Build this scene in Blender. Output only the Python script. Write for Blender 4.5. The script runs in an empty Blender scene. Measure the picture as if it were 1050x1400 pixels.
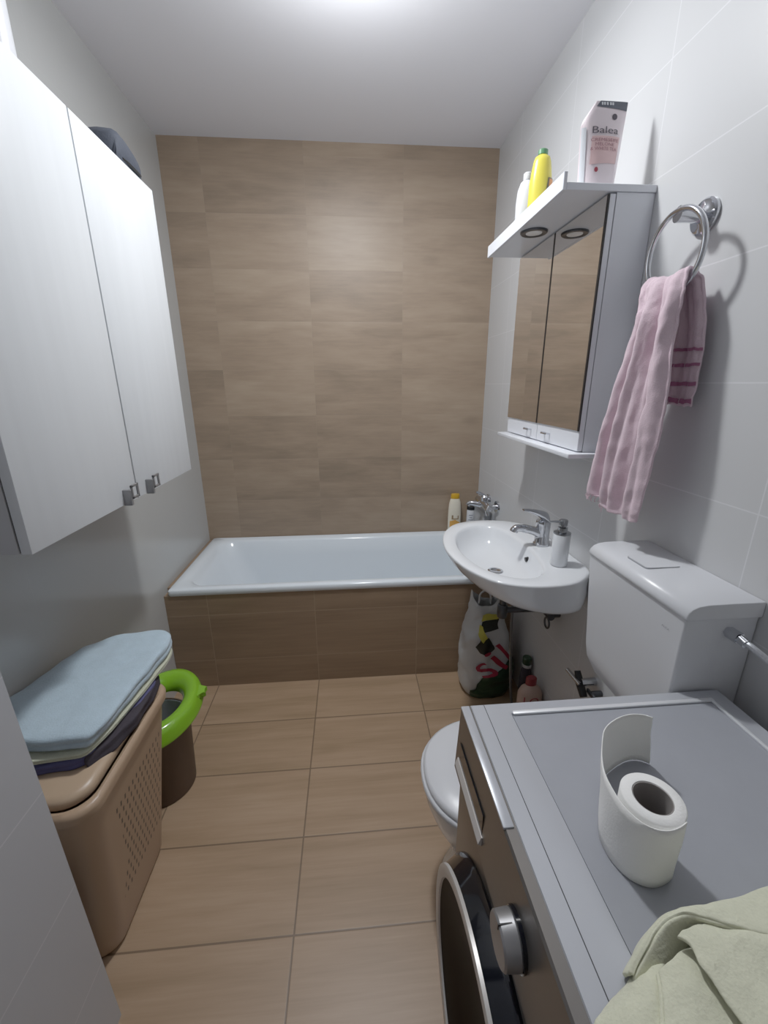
import bpy, bmesh, math, random
from mathutils import Vector, Matrix, noise
random.seed(7)
sc = bpy.context.scene
COL = sc.collection
PI = math.pi

# ------------------------------------------------------------------ room constants (metres)
W, D, H = 1.7, 2.53, 2.615          # room width, back wall depth, ceiling height
YN = -0.62                          # wall behind the viewer
ZR, YF = 0.546, 1.833               # bathtub rim height, front of the tiled panel
C0, TW, TH = 0.194, 0.505, 0.2525   # tile grid

# ------------------------------------------------------------------ materials
def srgb(h):
    if isinstance(h, str):
        h = h.lstrip('#'); c = [int(h[i:i+2], 16)/255 for i in (0, 2, 4)]
    else: c = [v/255 for v in h]
    return tuple((v/12.92 if v <= .04045 else ((v+.055)/1.055)**2.4) for v in c) + (1,)

def new_mat(name):
    m = bpy.data.materials.new(name); m.use_nodes = True
    nt = m.node_tree
    return m, nt, nt.nodes['Principled BSDF']

def mk(nt, t, **kw):
    n = nt.nodes.new(t)
    for k, v in kw.items():
        if k.startswith('i_'): n.inputs[k[2:].replace('_', ' ')].default_value = v
        else: setattr(n, k, v)
    return n

def mat(name, col, rough=.5, metal=0, var=.06, vscale=6, bump=0, bscale=200, sheen=0, trans=0, coat=0, spec=.5, emit=0, alpha=1, stretch=None, ior=1.45, subsurf=0):
    m, nt, b = new_mat(name)
    L = nt.links
    tc = mk(nt, 'ShaderNodeTexCoord')
    src = tc.outputs['Object']
    if stretch:
        mp = mk(nt, 'ShaderNodeMapping'); mp.inputs['Scale'].default_value = stretch
        L.new(src, mp.inputs[0]); src = mp.outputs[0]
    nz = mk(nt, 'ShaderNodeTexNoise', i_Scale=vscale, i_Detail=4)
    L.new(src, nz.inputs['Vector'])
    c = srgb(col)
    mx = mk(nt, 'ShaderNodeMix', data_type='RGBA')
    mx.inputs['A'].default_value = tuple(v*(1-var) for v in c[:3]) + (1,)
    mx.inputs['B'].default_value = tuple(min(1, v*(1+var)) for v in c[:3]) + (1,)
    L.new(nz.outputs['Fac'], mx.inputs['Factor'])
    L.new(mx.outputs['Result'], b.inputs['Base Color'])
    b.inputs['Roughness'].default_value = rough; b.inputs['Metallic'].default_value = metal
    b.inputs['Specular IOR Level'].default_value = spec; b.inputs['IOR'].default_value = ior
    if sheen: b.inputs['Sheen Weight'].default_value = sheen; b.inputs['Sheen Roughness'].default_value = .6
    if trans: b.inputs['Transmission Weight'].default_value = trans
    if coat: b.inputs['Coat Weight'].default_value = coat; b.inputs['Coat Roughness'].default_value = .08
    if alpha < 1: b.inputs['Alpha'].default_value = alpha
    if emit:
        b.inputs['Emission Color'].default_value = c; b.inputs['Emission Strength'].default_value = emit
    if bump:
        n2 = mk(nt, 'ShaderNodeTexNoise', i_Scale=bscale, i_Detail=3)
        L.new(tc.outputs['Object'], n2.inputs['Vector'])
        bp = mk(nt, 'ShaderNodeBump', i_Strength=bump, i_Distance=.004)
        L.new(n2.outputs['Fac'], bp.inputs['Height']); L.new(bp.outputs[0], b.inputs['Normal'])
    return m

def tile_coords(nt, axes, off, size):
    """returns (cell vector socket, mortar mask socket, object coord socket). axes e.g. 'XZ'"""
    L = nt.links
    tc = mk(nt, 'ShaderNodeTexCoord')
    sp = mk(nt, 'ShaderNodeSeparateXYZ'); L.new(tc.outputs['Object'], sp.inputs[0])
    cells, masks = [], []
    for a, o, s in zip(axes, off, size):
        m1 = mk(nt, 'ShaderNodeMath', operation='SUBTRACT'); L.new(sp.outputs[a], m1.inputs[0]); m1.inputs[1].default_value = o
        m2 = mk(nt, 'ShaderNodeMath', operation='DIVIDE'); L.new(m1.outputs[0], m2.inputs[0]); m2.inputs[1].default_value = s
        fl = mk(nt, 'ShaderNodeMath', operation='FLOOR'); L.new(m2.outputs[0], fl.inputs[0]); cells.append(fl.outputs[0])
        pp = mk(nt, 'ShaderNodeMath', operation='PINGPONG'); L.new(m2.outputs[0], pp.inputs[0]); pp.inputs[1].default_value = .5
        mu = mk(nt, 'ShaderNodeMath', operation='MULTIPLY'); L.new(pp.outputs[0], mu.inputs[0]); mu.inputs[1].default_value = s
        masks.append(mu.outputs[0])
    mn = mk(nt, 'ShaderNodeMath', operation='MINIMUM'); L.new(masks[0], mn.inputs[0]); L.new(masks[1], mn.inputs[1])
    cv = mk(nt, 'ShaderNodeCombineXYZ'); L.new(cells[0], cv.inputs[0]); L.new(cells[1], cv.inputs[1])
    return cv.outputs[0], mn.outputs[0], tc.outputs['Object']

def grout_mask(nt, dist, w):
    mr = mk(nt, 'ShaderNodeMapRange'); mr.inputs['From Min'].default_value = w*.5; mr.inputs['From Max'].default_value = w
    mr.inputs['To Min'].default_value = 1; mr.inputs['To Max'].default_value = 0
    nt.links.new(dist, mr.inputs['Value']); return mr.outputs[0]

def wood_tile(name, axes, off, size, dark, mid, light, grout, gw=.0016, rough=.4, tilevar=.10, gblend=1.0, stretch=None):
    m, nt, b = new_mat(name); L = nt.links
    cell, dist, oc = tile_coords(nt, axes, off, size)
    wn = mk(nt, 'ShaderNodeTexWhiteNoise', noise_dimensions='3D'); L.new(cell, wn.inputs['Vector'])
    sh = mk(nt, 'ShaderNodeVectorMath', operation='SCALE'); L.new(wn.outputs['Color'], sh.inputs[0]); sh.inputs['Scale'].default_value = 7
    ad = mk(nt, 'ShaderNodeVectorMath', operation='ADD'); L.new(oc, ad.inputs[0]); L.new(sh.outputs[0], ad.inputs[1])
    def nz(sc3, detail, rough_=.55, dist_=0):
        mp = mk(nt, 'ShaderNodeMapping'); mp.inputs['Scale'].default_value = sc3; L.new(ad.outputs[0], mp.inputs[0])
        n = mk(nt, 'ShaderNodeTexNoise', i_Scale=1, i_Detail=detail, i_Roughness=rough_, i_Distortion=dist_); L.new(mp.outputs[0], n.inputs['Vector'])
        return n.outputs['Fac']
    s2 = stretch or (1.6, 15, 15)
    broad = nz(s2, 3, .5, .5)
    fine = nz((s2[0]*2.2, s2[1]*7, s2[2]*7), 4, .65, .2)
    med = nz((s2[0]*2.0, s2[1]*2.2, s2[2]*2.2), 4, .6, .8)
    m1 = mk(nt, 'ShaderNodeMath', operation='MULTIPLY_ADD'); L.new(fine, m1.inputs[0]); m1.inputs[1].default_value = .5; L.new(broad, m1.inputs[2])
    m2 = mk(nt, 'ShaderNodeMath', operation='MULTIPLY_ADD'); L.new(med, m2.inputs[0]); m2.inputs[1].default_value = .45; L.new(m1.outputs[0], m2.inputs[2])
    m3 = mk(nt, 'ShaderNodeMath', operation='MULTIPLY_ADD'); L.new(wn.outputs['Value'], m3.inputs[0]); m3.inputs[1].default_value = tilevar*2; L.new(m2.outputs[0], m3.inputs[2])
    cr = mk(nt, 'ShaderNodeValToRGB'); L.new(m3.outputs[0], cr.inputs[0])
    e = cr.color_ramp.elements
    e[0].position = .55; e[0].color = srgb(dark); e[1].position = 1.32 if False else 1.0; e[1].color = srgb(mid)
    mr = mk(nt, 'ShaderNodeMapRange'); mr.inputs['From Min'].default_value = .62; mr.inputs['From Max'].default_value = 1.48
    L.new(m3.outputs[0], mr.inputs['Value']); L.new(mr.outputs[0], cr.inputs[0])
    e[0].position = 0.05; e[1].position = .55
    x = cr.color_ramp.elements.new(.98); x.color = srgb(light)
    # knots
    vo = mk(nt, 'ShaderNodeTexVoronoi', i_Scale=1); mp = mk(nt, 'ShaderNodeMapping'); mp.inputs['Scale'].default_value = (2.2, 4.5, 4.5)
    L.new(ad.outputs[0], mp.inputs[0]); L.new(mp.outputs[0], vo.inputs['Vector'])
    kr = mk(nt, 'ShaderNodeMapRange'); kr.inputs['From Min'].default_value = .03; kr.inputs['From Max'].default_value = .15
    kr.inputs['To Min'].default_value = .5; kr.inputs['To Max'].default_value = 0; L.new(vo.outputs['Distance'], kr.inputs['Value'])
    km = mk(nt, 'ShaderNodeMix', data_type='RGBA'); L.new(kr.outputs[0], km.inputs['Factor']); L.new(cr.outputs[0], km.inputs['A']); km.inputs['B'].default_value = srgb(dark)
    gm = grout_mask(nt, dist, gw)
    gs = mk(nt, 'ShaderNodeMath', operation='MULTIPLY'); L.new(gm, gs.inputs[0]); gs.inputs[1].default_value = gblend
    mx = mk(nt, 'ShaderNodeMix', data_type='RGBA'); L.new(gs.outputs[0], mx.inputs['Factor']); L.new(km.outputs['Result'], mx.inputs['A']); mx.inputs['B'].default_value = srgb(grout)
    L.new(mx.outputs['Result'], b.inputs['Base Color'])
    b.inputs['Roughness'].default_value = rough
    bp = mk(nt, 'ShaderNodeBump', i_Strength=.25, i_Distance=.001, invert=True); L.new(gm, bp.inputs['Height']); L.new(bp.outputs[0], b.inputs['Normal'])
    return m

def white_tile(name, axes, off, size, col, grout, gw=.002, rough=.12, gblend=.5):
    m, nt, b = new_mat(name); L = nt.links
    cell, dist, oc = tile_coords(nt, axes, off, size)
    gm = grout_mask(nt, dist, gw)
    gs = mk(nt, 'ShaderNodeMath', operation='MULTIPLY'); L.new(gm, gs.inputs[0]); gs.inputs[1].default_value = gblend
    nz = mk(nt, 'ShaderNodeTexNoise', i_Scale=3, i_Detail=3); L.new(oc, nz.inputs['Vector'])
    c = srgb(col); v = mk(nt, 'ShaderNodeMix', data_type='RGBA'); L.new(nz.outputs['Fac'], v.inputs['Factor'])
    v.inputs['A'].default_value = tuple(k*.97 for k in c[:3]) + (1,); v.inputs['B'].default_value = c
    mx = mk(nt, 'ShaderNodeMix', data_type='RGBA'); L.new(gs.outputs[0], mx.inputs['Factor']); L.new(v.outputs['Result'], mx.inputs['A']); mx.inputs['B'].default_value = srgb(grout)
    L.new(mx.outputs['Result'], b.inputs['Base Color'])
    b.inputs['Roughness'].default_value = rough
    n2 = mk(nt, 'ShaderNodeTexNoise', i_Scale=9, i_Detail=1); L.new(oc, n2.inputs['Vector'])
    sm = mk(nt, 'ShaderNodeMath', operation='MULTIPLY_ADD'); L.new(gm, sm.inputs[0]); sm.inputs[1].default_value = -.25; L.new(n2.outputs['Fac'], sm.inputs[2])
    bp = mk(nt, 'ShaderNodeBump', i_Strength=.12, i_Distance=.003); L.new(sm.outputs[0], bp.inputs['Height']); L.new(bp.outputs[0], b.inputs['Normal'])
    return m

M = {}
M['back_tile'] = wood_tile('wood look wall tile', 'XZ', (C0, .279), (TW, TH), '#7b6b5a', '#937f6b', '#a18e79', '#948472', gw=.0014, rough=.45, tilevar=.13, gblend=.4, stretch=(2.2, 1, 9))
M['panel_tile'] = wood_tile('wood look panel tile', 'XZ', (C0, .153), (TW, TH), '#7c6753', '#917a63', '#9f886f', '#ad9a82', gw=.002, rough=.4, tilevar=.06, gblend=.6, stretch=(1.2, 1, 10))
M['floor_tile'] = wood_tile('wood look floor tile', 'XY', (C0, 1.309-.264*8), (TW, .264), '#8c7356', '#a2866a', '#b0957a', '#66523f', gw=.0034, rough=.42, tilevar=.07, gblend=.85, stretch=(1.5, 15, 1))
M['right_tile'] = white_tile('glossy white wall tile right', 'YZ', (.23, .204), (.5, .2515), '#c4c5c7', '#e2e2e6', gblend=.5, rough=.32)
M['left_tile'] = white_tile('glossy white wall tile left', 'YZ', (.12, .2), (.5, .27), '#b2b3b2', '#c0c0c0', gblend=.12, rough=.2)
M['ceiling'] = mat('matte white ceiling paint', '#e6e6ec', .9, var=.01, vscale=3, bump=.05, bscale=60)
M['porcelain'] = mat('white glazed ceramic', '#dfe2e6', .08, var=.01, coat=.3)
M['acrylic'] = mat('white acrylic', '#dbe3ea', .14, var=.01, coat=.3)
M['plastic_white'] = mat('white plastic', '#cfd1d6', .28, var=.015)
M['chrome'] = mat('chrome', '#c9cbd0', .10, 1, var=.02)
M['brushed'] = mat('brushed metal', '#9a9a9c', .42, .75, var=.05, stretch=(1, 1, 40))
M['dark_metal'] = mat('dark grey metal', '#54565a', .35, .8, var=.05)
M['black'] = mat('black plastic', '#141416', .4, var=.1)
M['gap'] = mat('dark shadow gap', '#3b3c3e', .7, var=.05)
M['white_wood'] = mat('white laminate with faint grain', '#d6dade', .45, var=.05, vscale=1, stretch=(1, 38, 2.4))
M['white_lacquer'] = mat('white lacquered board', '#dcdfe6', .22, var=.01)
M['mirror'] = mat('mirror glass', '#e6e4e2', .012, 1, var=.003)
M['text_dark'] = mat('dark printed ink', '#4d4650', .6, var=.05)
M['text_red'] = mat('red printed ink', '#9b3a48', .6, var=.05)

# ------------------------------------------------------------------ mesh helpers
def finish(bm, name, m, parent=None, smooth=True, angle=35, mods=()):
    bmesh.ops.recalc_face_normals(bm, faces=bm.faces)
    me = bpy.data.meshes.new(name); bm.to_mesh(me); bm.free()
    mats = m if isinstance(m, (list, tuple)) else [m]
    for k in mats: me.materials.append(M[k] if isinstance(k, str) else k)
    if smooth:
        for p in me.polygons: p.use_smooth = True
        me.set_sharp_from_angle(angle=math.radians(angle))
    o = bpy.data.objects.new(name, me); COL.objects.link(o)
    if parent is not None: attach(o, parent)
    for t, kw in mods:
        md = o.modifiers.new(t, t)
        for k, v in kw.items(): setattr(md, k, v)
    return o

def wloc(o):
    v = Vector(o.location); p = o.parent
    while p: v += Vector(p.location); p = p.parent
    return v
def attach(o, parent):
    o.parent = parent; o.location = Vector(o.location) - wloc(parent)

def thing(name, label, cat, loc, group=None):
    o = bpy.data.objects.new(name, None); COL.objects.link(o); o.location = loc
    o.empty_display_size = .05
    o['label'] = label; o['category'] = cat
    if group: o['group'] = group
    return o
def tag(o, label, cat, group=None):
    o['label'] = label; o['category'] = cat
    if group: o['group'] = group
    return o

def box(bm, x0, x1, y0, y1, z0, z1, bevel=0, seg=2):
    r = bmesh.ops.create_cube(bm, size=1)
    vs = r['verts']
    for v in vs:
        v.co = Vector((x0+(v.co.x+.5)*(x1-x0), y0+(v.co.y+.5)*(y1-y0), z0+(v.co.z+.5)*(z1-z0)))
    if bevel:
        es = list({e for v in vs for e in v.link_edges})
        bmesh.ops.bevel(bm, geom=es, offset=bevel, segments=seg, affect='EDGES', profile=.5)
    return vs

def loft(bm, rings, cap0=True, cap1=True, closed=True):
    R = [[bm.verts.new(p) for p in r] for r in rings]
    n = len(R[0])
    for a, b in zip(R, R[1:]):
        for i in range(n if closed else n-1):
            j = (i+1) % n
            bm.faces.new((a[i], a[j], b[j], b[i]))
    if cap0: bm.faces.new(list(reversed(R[0])))
    if cap1: bm.faces.new(R[-1])
    return R

def frame(d):
    d = Vector(d).normalized()
    a = Vector((0, 0, 1)) if abs(d.z) < .9 else Vector((1, 0, 0))
    u = d.cross(a).normalized(); v = d.cross(u).normalized()
    return u, v

def cyl(bm, p0, p1, r0, r1=None, seg=24):
    r1 = r0 if r1 is None else r1
    p0 = Vector(p0); p1 = Vector(p1); u, v = frame(p1-p0)
    rings = [[p + r*(math.cos(t*2*PI/seg)*u + math.sin(t*2*PI/seg)*v) for t in range(seg)] for p, r in ((p0, r0), (p1, r1))]
    loft(bm, rings)

def spline(pts, n, closed=False):
    pts = [Vector(p) for p in pts]; out = []
    m = len(pts); segs = m if closed else m-1
    for k in range(n):
        t = k/n*segs if closed else k/(n-1)*segs
        i = min(int(t), segs-1); f = t-i
        g = (lambda j: pts[j % m]) if closed else (lambda j: pts[min(max(j, 0), m-1)])
        a, b, c, d = g(i-1), g(i), g(i+1), g(i+2)
        out.append(.5*((2*b)+(c-a)*f+(2*a-5*b+4*c-d)*f*f+(3*b-a-3*c+d)*f**3))
    return out

def tube(bm, pts, r, seg=12, caps=True, closed=False):
    pts = [Vector(p) for p in pts]; rings = []; n = len(pts)
    u = None
    for i, p in enumerate(pts):
        a = pts[i-1] if (i > 0 or closed) else p
        b = pts[(i+1) % n] if (i < n-1 or closed) else p
        d = (b-a).normalized()
        if u is None: u, v = frame(d)
        else:
            u = (u - d*u.dot(d)).normalized(); v = d.cross(u).normalized()
        rr = r[i] if isinstance(r, (list, tuple)) else r
        rings.append([p + rr*(math.cos(t*2*PI/seg)*u + math.sin(t*2*PI/seg)*v) for t in range(seg)])
    if closed: rings.append(rings[0])
    R = loft(bm, rings, caps and not closed, caps and not closed)
    if closed: bmesh.ops.remove_doubles(bm, verts=bm.verts, dist=1e-6)

def lathe(bm, prof, c, seg=32, sx=1, sy=1, ang=0):
    c = Vector(c); rings = []
    for r, z in prof:
        ring = []
        for t in range(seg):
            a = t*2*PI/seg
            x, y = r*math.cos(a)*sx, r*math.sin(a)*sy
            ring.append(c + Vector((x*math.cos(ang)-y*math.sin(ang), x*math.sin(ang)+y*math.cos(ang), z)))
        rings.append(ring)
    loft(bm, rings)

def rrect(x0, x1, y0, y1, r, n=6):
    out = []
    for cx, cy, a0 in ((x1-r, y1-r, 0), (x0+r, y1-r, PI/2), (x0+r, y0+r, PI), (x1-r, y0+r, 1.5*PI)):
        for k in range(n+1):
            a = a0 + k/n*PI/2
            out.append((cx+r*math.cos(a), cy+r*math.sin(a)))
    return out

def sheet(rows, closed=False):
    bm = bmesh.new()
    R = [[bm.verts.new(p) for p in r] for r in rows]
    for a, b in zip(R, R[1:]):
        for i in range(len(a)-1):
            bm.faces.new((a[i], a[i+1], b[i+1], b[i]))
    return bm

def text_geo(body, align='CENTER'):
    cu = bpy.data.curves.new('lettering', 'FONT'); cu.body = body; cu.size = 1; cu.align_x = align; cu.align_y = 'CENTER'; cu.resolution_u = 3
    ob = bpy.data.objects.new('lettering', cu); COL.objects.link(ob)
    bpy.context.view_layer.update()
    dg = bpy.context.evaluated_depsgraph_get(); ev = ob.evaluated_get(dg); me = ev.to_mesh()
    vs = [v.co.copy() for v in me.vertices]; fs = [tuple(p.vertices) for p in me.polygons]
    ev.to_mesh_clear(); bpy.data.objects.remove(ob); bpy.data.curves.remove(cu)
    return vs, fs
def add_text(bm, body, fn, w=None, h=None, sub=0):
    vs, fs = text_geo(body)
    x0 = min(v.x for v in vs); x1 = max(v.x for v in vs); y0 = min(v.y for v in vs); y1 = max(v.y for v in vs)
    s = (w/(x1-x0)) if w else h/(y1-y0); sy = (h/(y1-y0)) if h else s
    b2 = bmesh.new()
    V = [b2.verts.new(((v.x-(x0+x1)/2)*s, (v.y-(y0+y1)/2)*sy, 0)) for v in vs]
    for f in fs:
        try: b2.faces.new([V[i] for i in f])
        except ValueError: pass
    if sub:
        bmesh.ops.triangulate(b2, faces=b2.faces)
        for _ in range(sub): bmesh.ops.subdivide_edges(b2, edges=[e for e in b2.edges if e.calc_length() > .008], cuts=1)
        bmesh.ops.triangulate(b2, faces=b2.faces)
    b2.verts.index_update()
    N = {v.index: bm.verts.new(fn(v.co.x, v.co.y)) for v in b2.verts}
    for f in b2.faces: bm.faces.new([N[v.index] for v in f.verts])
    b2.free()
def patch(bm, poly, fn, nu=1, sub=3):
    """flat polygon (a,b) list mapped by fn, subdivided so it follows a curved surface"""
    b2 = bmesh.new(); b2.faces.new([b2.verts.new((a, b, 0)) for a, b in poly])
    bmesh.ops.triangulate(b2, faces=b2.faces)
    for _ in range(sub): bmesh.ops.subdivide_edges(b2, edges=b2.edges, cuts=1, use_grid_fill=True)
    b2.verts.index_update()
    V = {v.index: bm.verts.new(fn(v.co.x, v.co.y)) for v in b2.verts}
    for f in b2.faces: bm.faces.new([V[v.index] for v in f.verts])
    b2.free()

def structure(o): o['kind'] = 'structure'; return o
def slab(name, m, *a):
    bm = bmesh.new(); box(bm, *a); return structure(finish(bm, name, m, smooth=False))

# ------------------------------------------------------------------ the room
T = .1
slab('floor', 'floor_tile', 0, W, YN, D, -T, 0)
slab('ceiling', 'ceiling', -T, W+T, YN-T, D+T, H, H+T)
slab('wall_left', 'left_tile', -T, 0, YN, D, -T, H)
slab('wall_right', 'right_tile', W, W+T, YN, D, -T, H)
slab('wall_back', 'back_tile', -T, W+T, D, D+T, -T, H)
M['plain_wall'] = mat('white painted wall', '#c2c1c2', .5, var=.02)
slab('wall_front', 'plain_wall', -T, W+T, YN-T, YN, -T, H)
# tiled wall end beside the doorway
bm = bmesh.new(); vs = box(bm, 0, .3, YN, .645, 0, H)
for v in vs:
    if v.co.y > .6 and v.co.z > 1: v.co.y = .60
    elif v.co.y > .6: v.co.y = .662
M['entry_tile'] = white_tile('glossy white wall tile entry', 'YZ', (.10, .215), (1.2, .26), '#b7bac0', '#dcdce0', gblend=.4, rough=.2)
structure(finish(bm, 'wall_entry', 'entry_tile', smooth=False))

# ceiling lamp (just above the frame)
LX, LY = .93, 1.42
t = thing('ceiling_lamp', 'round white ceiling lamp above the middle of the room', 'lamp', (LX, LY, H))
bm = bmesh.new(); lathe(bm, [(.07, H-.03), (.085, H-.02), (.09, H-.001)], (LX, LY, 0)); finish(bm, 'lamp_base', 'plastic_white', t)
bm = bmesh.new(); lathe(bm, [(.02, H-.055), (.022, H-.03)], (LX, LY, 0), 16); finish(bm, 'lamp_socket', 'plastic_white', t)
ld = bpy.data.lights.new('ceiling_bulb', 'AREA'); ld.shape = 'DISK'; ld.size = .13; ld.energy = 15; ld.color = (.97, .985, 1)
lo = bpy.data.objects.new('ceiling_bulb', ld); COL.objects.link(lo); lo.location = (LX, LY, H-.075)
lg = bpy.data.lights.new('ceiling_glow', 'POINT'); lg.energy = 13; lg.shadow_soft_size = .06; lg.color = (.95, .98, 1)
go = bpy.data.objects.new('ceiling_glow', lg); COL.objects.link(go); go.location = (LX, LY, H-.14)

w = bpy.data.worlds.new('World'); sc.world = w; w.use_nodes = True
w.node_tree.nodes['Background'].inputs[0].default_value = (.5, .52, .55, 1); w.node_tree.nodes['Background'].inputs[1].default_value = .3

# ------------------------------------------------------------------ bathtub
tub = thing('bathtub', 'white bathtub with wood-look tiled front across the back wall', 'bathtub', (.85, 2.18, 0))
bm = bmesh.new()
def tr(x0, x1, y0, y1, r, z): return [Vector((x, y, z)) for x, y in rrect(x0, x1, y0, y1, r, 8)]
X0, X1, Y0, Y1 = .022, W-.002, YF-.006, D-.002
loft(bm, [tr(X0+.003, X1, Y0+.003, Y1, .012, ZR-.032), tr(X0, X1, Y0, Y1, .014, ZR-.026), tr(X0, X1, Y0, Y1, .014, ZR-.006), tr(X0+.006, X1-.004, Y0+.006, Y1-.004, .014, ZR),
          tr(X0+.050, X1-.07, Y0+.045, Y1-.050, .10, ZR-.002), tr(X0+.062, X1-.08, Y0+.056, Y1-.060, .11, ZR-.012),
          tr(X0+.10, X1-.10, Y0+.075, Y1-.078, .12, ZR-.10), tr(X0+.17, X1-.12, Y0+.095, Y1-.098, .13, ZR-.26),
          tr(X0+.24, X1-.14, Y0+.12, Y1-.12, .13, ZR-.36), tr(X0+.31, X1-.18, Y0+.18, Y1-.18, .12, ZR-.39)], cap0=False)
finish(bm, 'tub_shell', 'acrylic', tub, angle=50)
bm = bmesh.new(); box(bm, .001, W-.001, YF, YF+.05, .0005, ZR-.033); box(bm, .001, X0-.001, YF+.05, D-.001, ZR-.12, ZR-.012)
finish(bm, 'front_panel', 'panel_tile', tub, smooth=False)
bm = bmesh.new(); cyl(bm, (1.2, 2.18, ZR-.389), (1.2, 2.18, ZR-.383), .03); finish(bm, 'drain', 'chrome', tub)

# ------------------------------------------------------------------ wall-hung cupboard on the left
cab = thing('wall_cabinet', 'tall white two-door cupboard hung high on the left wall', 'cabinet', (.15, 1.17, 1.16))
CY0, CY1, CZ0, CZ1 = .768, 1.588, 1.162, 2.042
M['cab_side'] = mat('cupboard side board', '#b9b9bb', .5, var=.03)  # greyer than the doors: shade on this side put into the colour
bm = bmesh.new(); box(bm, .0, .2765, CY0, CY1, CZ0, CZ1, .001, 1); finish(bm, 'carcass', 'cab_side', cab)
bm = bmesh.new(); box(bm, .277, .280, CY0+.003, CY1-.003, CZ0+.003, CZ1-.003); finish(bm, 'door_gap_shade', 'gap', cab, smooth=False)  # dark sheet that paints in the shade of the door gaps
SPL = 1.176
for k, (a, b, hy) in enumerate(((CY0-.001, SPL-.0028, 1.104), (SPL+.0028, CY1+.001, 1.232))):
    bm = bmesh.new(); box(bm, .2805, .3, a, b, CZ0, CZ1, .0015, 2)
    d = finish(bm, 'door', 'white_wood', cab)
    bm = bmesh.new()   # square ring pull on a stub
    hz = 1.190; s = .0185; t_ = .0065; xo = .322
    yc = hy+.022
    for (ya, yb, za, zb) in ((-s, s, s-t_, s), (-s, s, -s, -s+t_), (-s, -s+t_, -s, s), (s-t_, s, -s, s)):
        box(bm, xo-.005, xo, yc+ya, yc+yb, hz+za+.004, hz+zb+.004, .0008, 1)
    box(bm, .299, xo-.002, yc-s-.006, yc-s+.003, hz-.030, hz+.012, .001, 1)
    finish(bm, 'handle', 'brushed', d)

# things on top of the cupboard
bx = thing('storage_pouch', 'dark navy soft pouch lying on top of the white cupboard', 'pouch', (.2, 1.45, CZ1))
bm = bmesh.new()
prof = []
for y_, h, x0, x1 in ((1.372, .012, .20, .27), (1.378, .070, .19, .282), (1.40, .088, .18, .288), (1.44, .084, .18, .29), (1.49, .072, .18, .29), (1.53, .062, .18, .288), (1.55, .05, .19, .285), (1.562, .012, .2, .27)):
    r = []; y = 1.57-(1.562-y_)*.78
    for k in range(16):
        a = k/16*2*PI
        r.append(Vector(((x0+x1)/2+(x1-x0)/2*math.copysign(abs(math.cos(a))**.45, math.cos(a)), y+.004*math.sin(3*a), CZ1+.001+h/2+h/2*math.copysign(abs(math.sin(a))**.45, math.sin(a)))))
    prof.append(r)
loft(bm, prof)
M['navy'] = mat('dark navy cloth', '#333843', .8, var=.15, vscale=20, bump=.3, bscale=120)
finish(bm, 'pouch_body', 'navy', bx, angle=60)
bm = bmesh.new(); tube(bm, spline([(.286, 1.445, CZ1+.022), (.2908, 1.48, CZ1+.02), (.2908, 1.54, CZ1+.018)], 8), .003, 8)
finish(bm, 'zip', 'black', bx)
cn = thing('white_canister', 'white cylindrical container standing on the near end of the cupboard', 'container', (.22, 1.05, CZ1))
bm = bmesh.new(); lathe(bm, [(.040, 0), (.043, .004), (.043, .27), (.04, .275)], (.225, 1.078, CZ1+.001), 32); finish(bm, 'container_body', 'plastic_white', cn)
bm = bmesh.new(); lathe(bm, [(.044, .276), (.045, .28), (.045, .31), (.041, .316)], (.225, 1.078, CZ1+.001), 32); finish(bm, 'container_lid', 'plastic_white', cn)

# ------------------------------------------------------------------ mirror cabinet
mc = thing('mirror_cabinet', 'white bathroom mirror cabinet with spotlight in its top shelf above the washbasin', 'cabinet', (1.63, 1.5, 1.25))
MY0, MY1, MX = 1.213, 1.798, 1.578
bm = bmesh.new()
box(bm, MX+.0175, W-.001, MY0+.0005, MY1-.0005, 1.262, 1.931)
finish(bm, 'cabinet_body', 'white_lacquer', mc, smooth=False)
bm = bmesh.new(); box(bm, MX+.0175, W-.0005, MY0-.0005, MY0+.014, 1.261, 1.932, .001, 1); finish(bm, 'side_panel', 'white_lacquer', mc)
bm = bmesh.new(); box(bm, MX+.0175, W-.0005, MY1-.014, MY1+.0005, 1.261, 1.932, .001, 1); finish(bm, 'side_panel', 'white_lacquer', mc)
bm = bmesh.new(); box(bm, 1.538, W-.001, 1.186, MY1+.004, 1.247, 1.2605, .002, 2); finish(bm, 'bottom_ledge', 'white_lacquer', mc)
sp = 1.503
for a, b, hy in ((MY0+.0005, sp-.0018, 1.418), (sp+.0018, MY1-.001, 1.570)):
    bm = bmesh.new(); box(bm, MX+.0005, MX+.0165, a, b, 1.264, 1.929, .001, 1); d = finish(bm, 'door', 'white_lacquer', mc)
    bm = bmesh.new(); box(bm, MX-.003, MX+.0002, a+.0075, b-.0006, 1.325, 1.928); mo = finish(bm, 'mirror', 'mirror', d, smooth=False)
    bm = bmesh.new(); box(bm, MX-.0032, MX+.0003, a-.0002, a+.0075, 1.324, 1.9285); finish(bm, 'mirror_edge', 'black', d, smooth=False)
    bm = bmesh.new()
    tube(bm, [(MX, hy-.017, 1.296), (MX-.014, hy-.019, 1.298), (MX-.016, hy-.014, 1.296), (MX-.016, hy+.014, 1.296), (MX-.014, hy+.019, 1.298), (MX, hy+.017, 1.296)], .0032, 8)
    finish(bm, 'handle', 'chrome', d)
sh = None
bm = bmesh.new()
box(bm, 1.458, W-.0006, MY0-.004, MY1+.004, 1.9325, 1.949, .001, 1)
sh = finish(bm, 'top_shelf', 'white_lacquer', mc)
bm = bmesh.new(); box(bm, 1.448, 1.4578, MY0-.004, MY1+.012, 1.9315, 1.972, .0012, 1); finish(bm, 'shelf_fascia', 'white_lacquer', sh)
bm = bmesh.new(); 
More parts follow.
